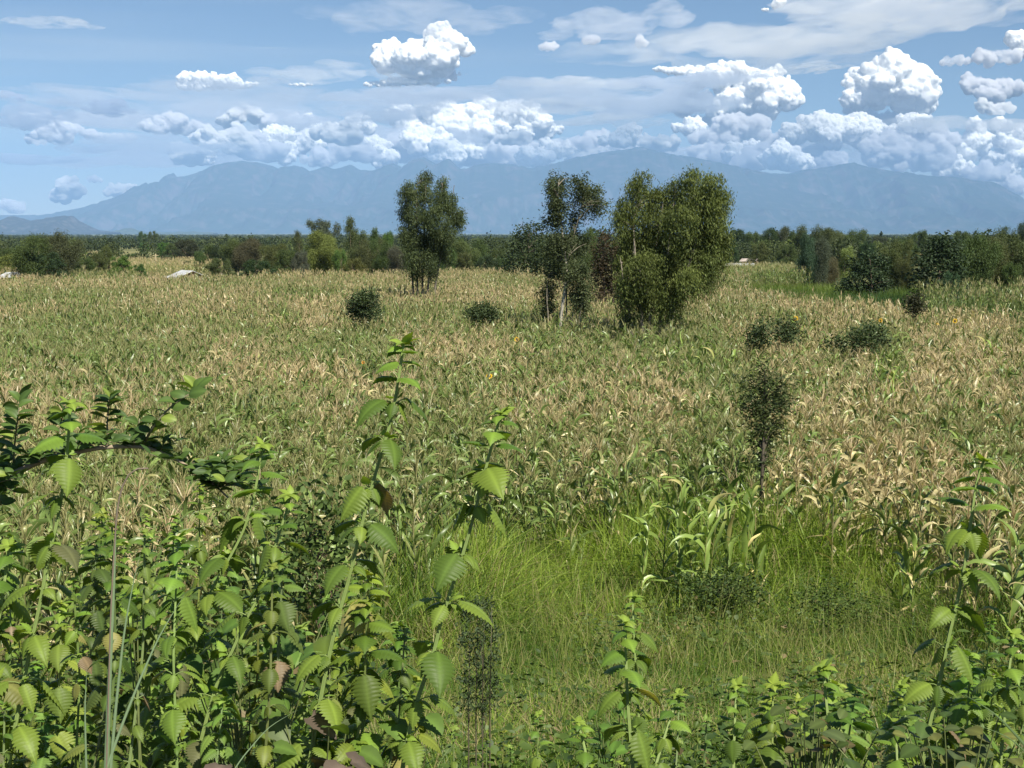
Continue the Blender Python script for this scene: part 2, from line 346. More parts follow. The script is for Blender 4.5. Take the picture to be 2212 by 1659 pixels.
CL = [
 ([(905, 130, 90, 38), (960, 98, 30, 30), (840, 120, 48, 30), (1000, 105, 26, 16)], 60000, "bright towering white cumulus alone high over the tallest lone tree", .0, 163, 1.1),
 ([(900, 177, 100, 9), (830, 183, 50, 6)], 60000, "thin ragged white cloud strip just under the high towering cumulus", .3, 188, .8),
 ([(465, 178, 75, 16), (430, 170, 40, 14), (410, 186, 40, 8), (520, 184, 45, 6)], 60000, "small flat-based white cloud in the blue left of the high cumulus", .1, 195, .9),
 ([(648, 183, 32, 4)], 60000, "thin white sliver of cloud above the grey streak", .3, 188, .7),
 ([(940, 262, 90, 42), (1050, 262, 90, 40), (1140, 272, 60, 32), (880, 275, 45, 38), (1000, 310, 90, 40), (1180, 285, 40, 18)], 66000, "huge creamy cumulus bank behind the jagged peaks", .25, 345, 1.0),
 ([(1560, 165, 75, 26), (1620, 185, 65, 36), (1680, 215, 55, 34), (1580, 235, 50, 26), (1490, 155, 70, 9), (1440, 150, 40, 5)], 58000, "tall leaning white cumulus with a wispy flat shelf on its side", .08, 262, 1.05),
 ([(1935, 195, 95, 48), (1890, 190, 60, 36), (1990, 200, 65, 40), (1925, 165, 50, 26), (1850, 215, 35, 24)], 58000, "broad round-headed white cumulus on its own at the right", .08, 262, 1.05),
 ([(375, 268, 62, 22), (330, 272, 40, 14), (420, 276, 32, 14)], 50000, "smooth rounded soft white cloud above the summit shoulder", .55, 292, .9),
 ([(140, 285, 60, 20), (100, 292, 45, 16), (190, 292, 28, 13), (120, 262, 25, 10)], 50000, "soft torn white cloud low in the far left sky", .6, 308, .8),
 ([(525, 248, 45, 20), (500, 262, 35, 14)], 52000, "small puffy cloud with a glowing top above the left plateau", .45, 285, .9),
 ([(660, 262, 60, 14), (700, 275, 35, 12)], 55000, "bright ragged cloud strip left of the creamy bank", .3, 292, .8),
 ([(580, 262, 32, 16)], 52000, "pale rounded puff beside the glowing-topped cloud", .5, 285, .8),
 ([(1428, 313, 40, 17), (1400, 308, 25, 12)], 46500, "smooth white cap cloud resting on the highest peak", .35, 333, 1.0),
 ([(1770, 282, 60, 30), (1840, 290, 70, 34), (1720, 290, 30, 22), (1880, 275, 30, 24)], 52000, "puffy white and grey cumulus below the gap between the two towers", .25, 325, 1.0),
 ([(1980, 270, 38, 26), (1950, 282, 30, 16), (2005, 285, 20, 20)], 52000, "small bright cauliflower cloud under the round-headed cumulus", .15, 302, 1.0),
 ([(2110, 278, 20, 20), (2090, 315, 45, 24), (2110, 300, 25, 22)], 52000, "stacked white puffs over the mountain's falling end", .2, 345, 1.0),
 ([(2180, 300, 45, 34), (2200, 350, 50, 30), (2150, 350, 35, 20)], 54000, "big creamy cloud at the very edge over the mountain's end", .25, 385, 1.0),
 ([(2205, 85, 22, 26), (2215, 110, 30, 14)], 56000, "brilliant white cloud corner cut by the frame at the upper right", .1, 125, 1.0),
 ([(2135, 125, 40, 16), (2060, 132, 45, 10), (2190, 125, 30, 14)], 50000, "grey-white mottled cloud left of the bright corner cloud", .55, 155, .8),
 ([(1180, 100, 36, 9)], 50000, "faint soft puff high in the sky, first of a row of three", .75, 118, .7),
 ([(1280, 86, 38, 10)], 50000, "faint soft puff high in the sky, middle of a row of three", .8, 100, .7),
 ([(1385, 90, 24, 11)], 50000, "faint soft puff high in the sky, last of a row of three", .7, 104, .7),
 ([(1500, 270, 34, 16), (1480, 282, 26, 12), (1460, 278, 14, 8)], 53000, "bright small puffs at the foot of the leaning tower", .15, 300, 1.0),
 ([(1600, 285, 80, 28), (1540, 300, 60, 22), (1680, 305, 60, 24)], 52500, "grey billowing cloud mass at the foot of the leaning tower", .5, 335, .9),
 ([(2160, 235, 40, 12), (2120, 225, 25, 14)], 54000, "thin white cloud scrap right of the round-headed cumulus", .4, 248, .8),
 ([(145, 412, 38, 20), (130, 425, 30, 14), (160, 395, 14, 10)], 56000, "faint pinkish cloud puff low above the long left slope", .45, 445, .9),
 ([(252, 413, 40, 14), (275, 408, 22, 10)], 56000, "faint pinkish cloud low against the left slope of the mountain", .45, 435, .9),
 ([(30, 448, 40, 14)], 56000, "faint pinkish cloud low over the small rocky hills", .55, 462, .8),
 ([(207, 388, 18, 8)], 56000, "tiny pale puff above the left slope", .5, 398, .8),
 ([(1680, 6, 20, 12), (1655, 21, 12, 4)], 52000, "white cloud tip touching the top edge of the photo", .3, 26, .8),
]
CL += [
 ([(915, 172, 95, 9), (960, 160, 60, 8)], 60500, "grey misty base under the high towering cumulus", .9, None, .8),
 ([(1570, 262, 110, 16), (1500, 225, 50, 26), (1450, 215, 40, 22)], 59000, "blue-grey misty flank left of and under the leaning tower", .95, None, .8),
 ([(1930, 262, 110, 18), (1860, 245, 40, 18)], 59500, "pale grey misty base under the round-headed cumulus", .95, None, .8),
 ([(1010, 345, 190, 16)], 67500, "grey-white misty base under the creamy bank", .95, None, .8),
 ([(2150, 200, 70, 26), (2100, 180, 40, 16)], 60000, "dull grey cloud mass right of the round-headed cumulus", .95, None, .8),
 ([(75, 262, 60, 20), (110, 300, 70, 14)], 51000, "dull lilac cloud wrapped round the torn white cloud", .95, None, .8),
]
for i, (bl, Y, lab, soft, flat, dens) in enumerate(CL):
    cumulus(bl, Y, lab, 100+i, soft, flat, dens)
rng = np.random.default_rng(77)
def low_label(x, y, i):
    where = next(w for a, w in ((300, "over the long left slope"), (470, "above the left knob of the mountain"), (570, "over the left plateau"), (680, "over the first low saddle"), (780, "left of the creamy bank"), (870, "over the saw-toothed ridge"), (1000, "behind the twin jagged peaks"), (1140, "right of the jagged peaks"), (1230, "above the white-trunked tree"),
        (1370, "left of the highest peak"), (1570, "right of the highest peak"), (1660, "under the leaning tower"), (1740, "over the deep right saddle"), (1860, "above the right-hand summit"), (1990, "under the round-headed cumulus"), (2100, "over the falling right ridge"), (9999, "at the right frame edge")) if x < a)
    return ("higher" if y < 316 else "middle" if y < 334 else "lowest")+" small "+("wide " if i % 2 else "")+"cloud of the low bank "+where
LOWC = [(400, 336, 42, 15), (455, 300, 38, 14), (500, 310, 45, 18), (560, 322, 50, 18), (610, 330, 42, 16), (590, 300, 40, 14), (655, 318, 45, 18), (700, 340, 40, 14), (730, 292, 45, 16), (770, 275, 35, 14), (760, 330, 45, 18), (800, 318, 32, 18),
        (820, 345, 40, 14), (880, 320, 40, 22), (920, 310, 42, 20), (960, 330, 40, 16), (1090, 335, 45, 16), (1120, 318, 40, 12), (1150, 345, 42, 14), (1195, 325, 40, 14), (1240, 318, 45, 16), (1275, 350, 42, 16), (1300, 315, 45, 18), (1340, 300, 45, 16),
        (1350, 335, 40, 14), (1530, 335, 45, 14), (1590, 335, 50, 18), (1640, 345, 50, 16), (1700, 345, 55, 18), (1760, 340, 50, 16), (1800, 350, 40, 12), (1910, 330, 50, 20), (1960, 320, 40, 22), (1960, 352, 50, 14), (2020, 340, 50, 20), (2030, 310, 34, 20),
        (2060, 365, 50, 14), (2130, 372, 50, 14), (2180, 400, 45, 16), (440, 345, 30, 9), (1120, 300, 38, 10), (240, 300, 40, 8)]
for i, (x, y, rx, ry) in enumerate(LOWC):
    cumulus([(x, y, rx*1.15, ry*1.5), (x+rng.uniform(-30, 30), y+rng.uniform(-4, 8), rx*1.0, ry*1.1)], 47500+rng.uniform(0, 5500), low_label(x, y, i), 300+i, float(rng.uniform(.1, .8)), y+ry*1.2, .8, "low clouds banked along the mountain tops", white=float(rng.uniform(.72, .92)), det=.7)

def cloud_layer(z, y0, y1, sc, thr, wid, amax, seed, name, white=.85, sx=1.0):
    nx, ny = 160, 120; xs = np.linspace(-1, 1, nx); t = np.linspace(0, 1, ny); V = []
    for tt in t:
        Y = y0*(y1/y0)**tt; X = xs*Y*.62
        V.append(np.stack([X, np.full(nx, Y), z+ (fbm(np.stack([X/3000, np.full(nx, Y/3000), np.full(nx, seed*1.)], -1), 3)-.5)*320], -1))
    F = [[r*nx+c, (r+1)*nx+c, (r+1)*nx+c+1, r*nx+c+1] for r in range(ny-1) for c in range(nx-1)]
    m, nt, N, out = nodes("thin cloud layer"); L = nt.links.new
    g = N("NewGeometry"); mp = N("Mapping"); mp.inputs['Scale'].default_value = (1/sc*sx, 1/sc, 1/sc); mp.inputs['Location'].default_value = (seed*3.7, seed*1.3, seed); L(g.outputs['Position'], mp.inputs[0])
    nz = N("TexNoise"); nz.inputs['Scale'].default_value = 1; nz.inputs['Detail'].default_value = 7; nz.inputs['Roughness'].default_value = .52; nz.inputs['Distortion'].default_value = .4; L(mp.outputs[0], nz.inputs['Vector'])
    mr = N("MapRange", interpolation_type='SMOOTHSTEP'); mr.inputs[1].default_value = thr; mr.inputs[2].default_value = thr+wid; mr.inputs[4].default_value = amax; L(nz.outputs[0], mr.inputs[0])
    d = N("BsdfDiffuse"); d.inputs[0].default_value = (white,)*3+(1,); tl = N("BsdfTranslucent"); tl.inputs[0].default_value = (white,)*3+(1,)
    mx = N("MixShader"); mx.inputs[0].default_value = .5; L(d.outputs[0], mx.inputs[1]); L(tl.outputs[0], mx.inputs[2])
    tr = N("BsdfTransparent"); m2 = N("MixShader"); L(mr.outputs[0], m2.inputs[0]); L(tr.outputs[0], m2.inputs[1]); L(mx.outputs[0], m2.inputs[2]); L(m2.outputs[0], out.inputs[0])
    mb = MB(); mb.add(np.concatenate(V), F, (1, 1, 1)); o = mb.build(name, m); tag(o, label="thin streaky grey-white cloud layer over the plain", kind="stuff"); return o
cloud_layer(4800, 27000, 120000, 11000, .46, .34, .26, 8, "cloud_veil", .9, .45)

def wisp_mat(dens, col, ext):
    m, nt, N, out = nodes("thin cloud"); L = nt.links.new
    g = N("NewGeometry"); mp = N("Mapping"); mp.inputs['Scale'].default_value = (3.2/ext, 1.6/ext, 16/ext); L(g.outputs['Position'], mp.inputs[0])
    nz = N("TexNoise"); nz.inputs['Scale'].default_value = 1; nz.inputs['Detail'].default_value = 5; nz.inputs['Roughness'].default_value = .6; nz.inputs['Distortion'].default_value = .6; L(mp.outputs[0], nz.inputs['Vector'])
    mr = N("MapRange"); mr.inputs[1].default_value = .40; mr.inputs[2].default_value = .66; mr.inputs[4].default_value = dens; L(nz.outputs[0], mr.inputs[0])
    v = N("VolumePrincipled"); v.inputs['Color'].default_value = (*col, 1); L(mr.outputs[0], v.inputs['Density']); L(v.outputs[0], out.inputs['Volume']); return m
def streak(x, y, rx, ry, Y, label, seed, od=.9, col=(1, 1, 1)):
    """a thin lens-shaped sheet of cloud seen nearly edge on: flattened swellings filled with thin mist"""
    rng = np.random.default_rng(seed); k = Y/FPX; c0 = at(x, y, Y); mb = MB(); V, F = ICO[3]
    n = 7
    for i in range(n):
        u = (i-(n-1)/2)/(n-1)*1.5
        c = c0+np.array([u*rx*k, rng.normal()*rx*k*.3, rng.normal()*ry*k*.35]); s = 1-abs(u)*.55
        S = np.array([rx*.42*rng.uniform(.8, 1.3), rx*.8, ry*rng.uniform(.45, .95)])*k*s
        VV = c+V*S; nn = fbm((V*S)/(k*34), 4)[:, None]-.5
        VV = VV+(VV-c)*nn*np.array([1.1, 1.1, 1.0])
        mb.add(VV, F, (1, 1, 1))
    o = mb.build("cloud", CLOUD, loc=c0); tag(o, label, "cloud", "thin grey streak clouds")
    rm = o.modifiers.new("union", 'REMESH'); rm.mode = 'VOXEL'; rm.voxel_size = k*max(1.2, ry*.22); rm.use_smooth_shade = True
    dg = bpy.context.evaluated_depsgraph_get(); me = bpy.data.meshes.new_from_object(o.evaluated_get(dg)); o.modifiers.clear(); o.data = me
    if not me.materials: me.materials.append(CLOUD)
    me.materials[0] = wisp_mat(7.5*od/(rx*k), col, rx*k)
G1, G2 = (.80, .84, .92), (1, 1, 1)
for i, a in enumerate([
 (1130, 205, 330, 16, 45500+900, "long grey streak of cloud crossing just below the high towering cumulus", 1.1, G1),
 (560, 214, 420, 15, 46800, "very long pale lilac streak of cloud left of centre under the small flat-based cloud", .8, G1),
 (150, 208, 230, 9, 47000, "thin lilac streak of cloud low in the upper left sky", .5, G1),
 (1230, 180, 150, 8, 46900, "bright thin streak over the creamy cumulus bank", .9, G2),
 (870, 208, 180, 9, 46600, "grey blade of cloud touching the base of the high tower", 1.0, G1),
 (1700, 80, 300, 22, 46700, "broad white fan of thin cloud across the upper right sky", .9, G2),
 (1560, 110, 380, 10, 46900, "long thin white streak under the broad fan of cloud", .7, G2),
 (1330, 55, 170, 24, 47200, "pale blurred sheet of cloud at the top right of centre", .5, G1),
 (1750, 146, 90, 5, 46800, "short thin white dash of cloud between the two big towers", .7, G2),
 (1960, 40, 240, 12, 47000, "grey ragged streak near the top right corner", .6, G1),
 (2000, 10, 330, 26, 48000, "wide pale sheet of cloud filling the top right corner", .8, G2),
 (1480, 178, 170, 16, 46900, "grey sheet of cloud spreading left from the leaning tower", .9, G1),
 (1420, 232, 180, 26, 47000, "dim grey cloud shelf behind the foot of the leaning tower", .7, G1),
 (110, 50, 110, 6, 47000, "faint short streak in the upper left corner", .35, G2),
 (60, 245, 130, 22, 46700, "dark lilac smudge of cloud behind the torn white cloud", .6, (.70, .74, .84)),
 (235, 232, 60, 20, 46700, "dark lilac ragged cloud scrap left of the smooth rounded cloud", .7, (.66, .70, .82)),
 (15, 208, 45, 9, 46700, "small dark scrap of cloud at the left edge", .8, (.66, .70, .82)),
 (60, 345, 110, 14, 46700, "dim grey-blue cloud smear low at the left edge", .6, (.72, .76, .86)),
 (330, 322, 230, 18, 46900, "dim grey-blue cloud smear above the left shoulder of the mountain", .6, (.80, .83, .9)),
 (850, 245, 130, 20, 46900, "blue-grey haze of cloud left of the creamy bank", .4, (.8, .83, .9)),
 (1300, 265, 140, 9, 46900, "faint pale streak right of the creamy bank", .5, G2),
 (420, 258, 330, 24, 55500, "broad pale layer of cloud behind the smooth rounded cloud", .55, (.86, .88, .95)),
 (300, 345, 300, 22, 55500, "broad pale layer of cloud low over the left slope", .55, (.88, .9, .96)),
 (760, 300, 300, 26, 56500, "broad grey layer of cloud behind the low bank left of centre", .6, (.84, .87, .94)),
 (1300, 330, 260, 24, 56500, "broad grey layer of cloud behind the low bank right of centre", .6, (.84, .87, .94)),
 (1850, 330, 380, 28, 56500, "broad grey layer of cloud behind the low bank on the right", .6, (.84, .87, .94)),
 (1250, 235, 220, 12, 48500, "thin grey-white layer between the high tower and the leaning one", .6, G2),
 (700, 165, 200, 7, 48500, "thin faint streak level with the small flat-based cloud", .5, G2),
 (900, 30, 260, 10, 49000, "faint high veil near the top edge left of centre", .4, G1),
 (2080, 262, 200, 10, 46900, "thin pale streak under the round-headed cumulus", .5, G2)]):
    streak(*a[:5], a[5], 700+i, a[6], a[7])
# ================================================================ THE MAIZE FIELD
MAIZE = leaf_mat("maize leaf", rough=.38, trans=.22, spec=.45, tt=(1.2, 1.25, .6))
def strip(c, side, w, fold=None, nrm=None):
    """leaf ribbon: centre line c (n,3), side vectors, half widths w; fold gives a V section"""
    n = len(c)
    if fold is None:
        V = np.stack([c-side*w[:, None], c+side*w[:, None]], 1).reshape(-1, 3)
        F = [[2*i, 2*i+1, 2*i+3, 2*i+2] for i in range(n-1)]
    else:
        V = np.stack([c-side*w[:, None]+nrm*(w*fold)[:, None], c, c+side*w[:, None]+nrm*(w*fold)[:, None]], 1).reshape(-1, 3)
        F = [[3*i+j, 3*i+j+1, 3*i+j+4, 3*i+j+3] for i in range(n-1) for j in (0, 1)]
    return V, np.array(F)
def maize_template(rng, lod, H=2.05, nl=None, tassel=True, lush=False):
    """returns parts {stalk, leaves, tassel}: (V, F, c) with c = (random number, kind, along)"""
    P = {'stalk': [], 'leaves': [], 'tassel': []}
    lean = rng.normal(0, .06, 2); sh = H*(.86 if tassel else .8)
    def sp(h): return np.array([lean[0]*h*h/H, lean[1]*h*h/H, h])
    zs = np.linspace(0, sh, 3 if lod else 5); n = 3 if lod else 5
    r0 = .016 if lod < 2 else .02
    ring = [(sp(z)+np.array([math.cos(a), math.sin(a), 0])*r0*(1-.6*z/sh)) for z in zs for a in np.arange(n)*2*math.pi/n]
    F = [[k*n+j, k*n+(j+1) % n, (k+1)*n+(j+1) % n, (k+1)*n+j] for k in range(len(zs)-1) for j in range(n)]
    P['stalk'].append((np.array(ring), np.array(F), np.tile([.4, 0, .5], (len(ring), 1))))
    nl = nl or (11 if lod == 0 else 10 if lod == 1 else 9)
    az = rng.uniform(0, 6.28); seg = (7, 4, 2)[lod]
    for i in range(nl):
        f = (i+.6)/nl; h = H*(.14+.72*f)
        if lod == 2 and f < .2: continue
        a = az+(i % 2)*math.pi+rng.normal(0, .45)
        rr = np.clip(rng.random()*.85+.15*f, 0, 1)
        L = rng.uniform(.42, .74)*(.72+.28*min(1, rr/.45))*(1-.35*abs(f-.5)*2)*(1.25 if lush else 1); Wd = rng.uniform(.03, .045)*(1.25 if lush else 1)
        a0 = rng.uniform(54, 80) if not lush else rng.uniform(60, 80); droop = rng.uniform(80, 165) if rng.random() < .6 else rng.uniform(20, 80)
        t = np.linspace(0, 1, seg+1); el = np.radians(a0-droop*t**1.2)
        ds = L/seg; hx = np.r_[0, np.cumsum(np.cos(el[:-1])*ds)]; hz = np.r_[0, np.cumsum(np.sin(el[:-1])*ds)]
        tw = a+rng.normal(0, .35)*t*2
        c = sp(h)+np.stack([np.cos(tw)*hx, np.sin(tw)*hx, hz], -1)
        w = Wd*(.5+.5*min(1, rr/.45))*np.clip(np.minimum(.45+t*2.2, 1)*(1-t**2.2), .06, 1)
        roll = rng.normal(0, .5)+rng.normal(0, .7)*t
        s0 = np.stack([-np.sin(tw), np.cos(tw), np.zeros(seg+1)], -1); up = np.stack([-np.cos(tw)*np.sin(el), -np.sin(tw)*np.sin(el), np.cos(el)], -1)
        side = s0*np.cos(roll)[:, None]+up*np.sin(roll)[:, None]; nr = -s0*np.sin(roll)[:, None]+up*np.cos(roll)[:, None]
        if lod == 0: c = c+nr*(np.sin(t*rng.uniform(8, 16)+rng.uniform(0, 6))*.008)[:, None]
        V, F = strip(c, side, w, .35 if lod == 0 else None, nr)
        per = 3 if lod == 0 else 2
        C = np.zeros((len(V), 3)); C[:, 0] = rr; C[:, 1] = 1; C[:, 2] = np.repeat(t, per)
        P['leaves'].append((V, F, C))
    if not lush and lod < 2:     # a cob in its husk
        h = H*.48; a = rng.uniform(0, 6.28); d = np.array([math.cos(a)*.45, math.sin(a)*.45, .9])
        ts = np.array([0, .3, .7, 1]); rad = np.array([.012, .028, .024, .004]); u = np.array([-math.sin(a), math.cos(a), 0]); v = np.cross(d, u)
        V = np.concatenate([[sp(h)+d*tt*.22+r*(math.cos(b)*u+math.sin(b)*v) for b in np.arange(5)*1.2566] for tt, r in zip(ts, rad)])
        F = [[k*5+j, k*5+(j+1) % 5, (k+1)*5+(j+1) % 5, (k+1)*5+j] for k in range(3) for j in range(5)]
        P['leaves'].append((V, np.array(F), np.tile([.35, 1, .3], (len(V), 1))))
    if tassel:
        nb = (11, 8, 4)[lod]; top = sp(sh); wd = (.0055, .009, .017)[lod]; ns = (4, 2, 1)[lod]
        for i in range(nb):
            a = i*2.4+rng.uniform(-.4, .4); L = rng.uniform(.18, .34); tilt = rng.uniform(.15, .7) if i else .05
            t = np.linspace(0, 1, ns+1); cur = tilt+t*rng.uniform(.2, .9)*(1 if i else .1)
            ds = L/ns; hx = np.r_[0, np.cumsum(np.sin(cur[:-1])*ds)]; hz = np.r_[0, np.cumsum(np.cos(cur[:-1])*ds)]
            b = top+np.array([0, 0, .10*i/nb]); c = b+np.stack([math.cos(a)*hx, math.sin(a)*hx, hz], -1)
            ph = rng.uniform(0, 3.14); side = np.tile([math.cos(ph), math.sin(ph), .1], (ns+1, 1)); w = np.full(ns+1, wd)*(1-.5*t)
            V, F = strip(c, side, w); P['tassel'].append((V, F, np.tile([rng.random(), 2, .5], (len(V), 1))))
            if lod == 0:
                V, F = strip(c, np.tile([-math.sin(ph), math.cos(ph), .2], (ns+1, 1)), w); P['tassel'].append((V, F, np.tile([rng.random(), 2, .5], (len(V), 1))))
        zc = np.array([sh*.97, sh+.12]); V, F = strip(np.array([sp(sh*.97), sp(sh)+np.array([0, 0, .12])]), np.tile([.7, .7, 0], (2, 1)), np.array([.006, .005])); P['tassel'].append((V, F, np.tile([.5, 2, .5], (len(V), 1))))
    out = {}
    for k, L in P.items():
        if not L: continue
        off = 0; Vs, Fs, Cs = [], [], []
        for V, F, C in L: Vs.append(V); Fs.append(F+off); Cs.append(C); off += len(V)
        out[k] = (np.concatenate(Vs), np.concatenate(Fs), np.concatenate(Cs))
    return out
GREEN = np.array([(.095, .145, .036), (.175, .240, .066), (.050, .100, .045)]); TAN = np.array([(.42, .36, .18), (.50, .44, .235), (.34, .28, .14)]); YEL = np.array([.27, .29, .10])
TAS = np.array([(.42, .32, .18), (.52, .42, .25), (.28, .24, .11)])
def maize_colour(c, D, h, tg=None):
    """c (V,3) template numbers, D (N,) dryness, h (N,) random -> (N,V,3)"""
    r, kd, al = c[None, :, 0], c[None, :, 1], c[None, :, 2]; D = D[:, None]; h = h[:, None]
    h2 = (h*7.31+r*3.7) % 1.0
    g = GREEN[0]*(1-h2[..., None])+GREEN[1]*h2[..., None]; t = TAN[2]*(1-h2[..., None])+TAN[1]*h2[..., None]
    dry = np.clip((D*1.15-r+(((r*5.17+h*3.3) % 1.0)-.5)*.5+al*.12)/.16+.5, 0, 1); dy = np.clip(1-np.abs(dry-.5)*2.2, 0, 1)
    col = g*(1-dry[..., None])+t*dry[..., None]; col = col*(1-.6*dy[..., None])+YEL*.6*dy[..., None]
    ts = TAS[0]*(1-h2[..., None])+TAS[1]*h2[..., None]; gt = np.array([.22, .24, .09]); ts = ts*np.clip(D*1.6+.15, 0, 1)[..., None]+gt*(1-np.clip(D*1.6+.15, 0, 1))[..., None]
    st = np.array([.17, .19, .07])*(1-D[..., None])+np.array([.33, .27, .14])*D[..., None]
    br = (.92+.5*((h*13.7) % 1.0))[..., None]
    return np.where((kd == 2)[..., None], ts*1.06, np.where((kd == 0)[..., None], st, col*br))
GREENP = [(1460, 770, 95, 34), (1500, 745, 60, 22), (1930, 790, 32, 50), (1540, 960, 45, 60), (610, 695, 26, 16), (520, 740, 70, 22), (70, 745, 90, 26), (300, 790, 140, 24), (560, 900, 50, 22), (1560, 880, 50, 70), (1560, 1040, 90, 50), (1700, 700, 40, 14), (800, 800, 40, 26), (1150, 745, 70, 20), (1900, 740, 50, 20), (2140, 760, 14, 14),
          (1000, 960, 50, 20), (80, 660, 60, 12), (180, 650, 30, 10), (640, 640, 80, 9), (1350, 745, 90, 16), (730, 760, 50, 20), (250, 705, 80, 14)]
def to_px(x, y, z):
    dx, dy, dz = x, y, z-CAMZ; c, s = math.cos(PITCH), math.sin(PITCH)
    f = dy*c-dz*s; u = dy*s+dz*c
    return CX+FPX*dx/f, CY-FPX*u/f
def dryness(x, y):
    px, py = to_px(x, y, 1.5)
    n = fbm(np.stack([x*.16, y*.09], -1), 3); n2 = fbm(np.stack([x*.7+30, y*.45], -1), 2)
    D = .32+(n-.5)*1.1+(n2-.5)*1.1+np.clip((px-1106)/1106, -1, 1)*.09+np.clip((700-py)/250, 0, .5)*.12
    D = D-np.clip((py-1000)/200, 0, 1)*.16*(px < 1300)
    g = np.zeros_like(px)
    for (a, b, c, d) in GREENP: g = np.maximum(g, np.exp(-(((px-a)/c)**2+((py-b)/d)**2)))
    D = D-g*.85-np.clip((36-y)/12, 0, 1)*.17-np.clip((py-930)/120, 0, 1)*(px < 1000)*.16
    return np.clip(D, .02, .93), g
def back_edge(x, y):
    px, _ = to_px(x, y, 2.0)
    return np.interp(px, [0, 600, 1160, 1500, 1650, 1800, 2000, 2212], [148, 152, 150, 128, 112, 98, 86, 78])
def front_edge(px): return np.interp(px, [-200, 300, 700, 900, 1050, 1300, 1700, 1950, 2080, 2212, 2400], [14.5, 15, 16, 18.5, 22, 23.2, 23.2, 21.5, 18, 15.5, 15])
def field_points(rng):
    xs, ys = [], []
    y = 14.0
    while y < 156:
        sp_ = .50 if y < 60 else (.56 if y < 100 else .66); w = (CX/FPX)*y*1.06+2.5; n = int(2*w/(sp_*.62 if y < 60 else sp_*.7))
        x = np.linspace(-w, w, n)+rng.normal(0, .12, n); yy = y+rng.normal(0, .14, n); xs.append(x); ys.append(yy); y += sp_*1.1
    x = np.concatenate(xs); y = np.concatenate(ys); px, py = to_px(x, y, 2.0)
    k = (y > front_edge(px)+rng.normal(0, .5, len(x))) & (y < back_edge(x, y)+rng.normal(0, 1.2, len(x))) & (rng.random(len(x)) > .07)
    for (bx, by, br) in CLEAR: k &= ((x-bx)**2+(y-by)**2) > br*br
    return x[k], y[k]
CLEAR = []
def maize():
    rng = np.random.default_rng(5); x, y = field_points(rng); D, g = dryness(x, y); N = len(x)
    hsh = rng.random(N); sc = np.clip(rng.normal(1, .10, N)+g*.10, .7, 1.25); yaw = rng.uniform(0, 6.28, N); z = gz(x, y)
    px, py = to_px(x, y, 1.6)
    # individuals: the nearest plants in view
    vis = (px > -30) & (px < 2242)
    order = np.argsort(np.where(vis, y, 1e9)); ind = order[:290]; isind = np.zeros(N, bool); isind[ind] = True
    T = {0: [maize_template(rng, 0) for _ in range(10)], 1: [maize_template(rng, 1) for _ in range(12)], 2: [maize_template(rng, 2) for _ in range(12)]}
    lod = np.where(y < 34, 0, np.where(y < 68, 1, 2)); mb = MB()
    for l in (0, 1, 2):
        which = rng.integers(0, len(T[l]), N)
        for v in range(len(T[l])):
            k = np.where((lod == l) & (which == v) & ~isind)[0]
            if not len(k): continue
            M = rotz(yaw[k])*sc[k][:, None, None]; P = np.stack([x[k], y[k], z[k]], -1)
            for V, F, c in T[l][v].values():
                C = maize_colour(c, D[k], hsh[k]); VV = np.einsum('nij,vj->nvi', M, V)+P[:, None]
                mb.add(VV.reshape(-1, 3), (F[None]+(np.arange(len(k))*len(V))[:, None, None]).reshape(-1, F.shape[1]), C.reshape(-1, 3))
    o = mb.build("maize_field", MAIZE); tag(o, "dry tan and green maize crop filling the field", "maize crop", kind="stuff")
    # prototypes of single plants, one per look
    protos = []
    for i in range(20):
        t = T[0][i % 10]; Dv = (.08, .16, .26, .36, .50)[i % 5]; hv = rng.random()
        protos.append({k: (V, F, maize_colour(c, np.array([Dv]), np.array([hv]))[0]) for k, (V, F, c) in t.items()})
    made = {}
    looks = ["green maize plant with", "mostly green maize plant with", "half dry maize plant with", "drying tan maize plant with", "dry straw-coloured maize plant with"]
    qs = np.quantile(D[ind], [.2, .4, .6, .8])
    for j in ind:
        b = int(np.clip(np.searchsorted(qs, D[j]), 0, 4)); v = int(rng.integers(0, 4))*5+b
        if v not in made:
            r = empty("maize_plant", (0, 0, 0)); made[v] = (r, False)
            for part, nm in (('stalk', 'stalk'), ('leaves', 'leaves'), ('tassel', 'tassel')):
                q = MB(); V, F, C = protos[v][part]; q.add(V, F, C); q.build(nm, MAIZE, r)
            o = r; made[v] = (r, True)
        else: o = copy_tree(made[v][0])
        o.location = (float(x[j]), float(y[j]), float(z[j])); o.rotation_euler = (0, 0, float(yaw[j])); o.scale = (float(sc[j]),)*3
        side = "behind the far left weeds" if px[j] < 420 else "left of the two tall weed stems" if px[j] < 860 else "behind the grass at the middle" if px[j] < 1250 else "beyond the big broad-leaved clump" if px[j] < 1750 else "at the right front field edge" if px[j] < 2050 else "in the far right near corner"
        dpt = ' in front' if y[j] < front_edge(px[j])+.9 else ' further in'
        tag(o, ('tall ' if sc[j] > 1.05 else 'short ' if sc[j] < .93 else '')+looks[b]+" tassel, "+side+dpt, "maize plant", "maize plants along the near edge of the field")
    return N
print("maize", maize())

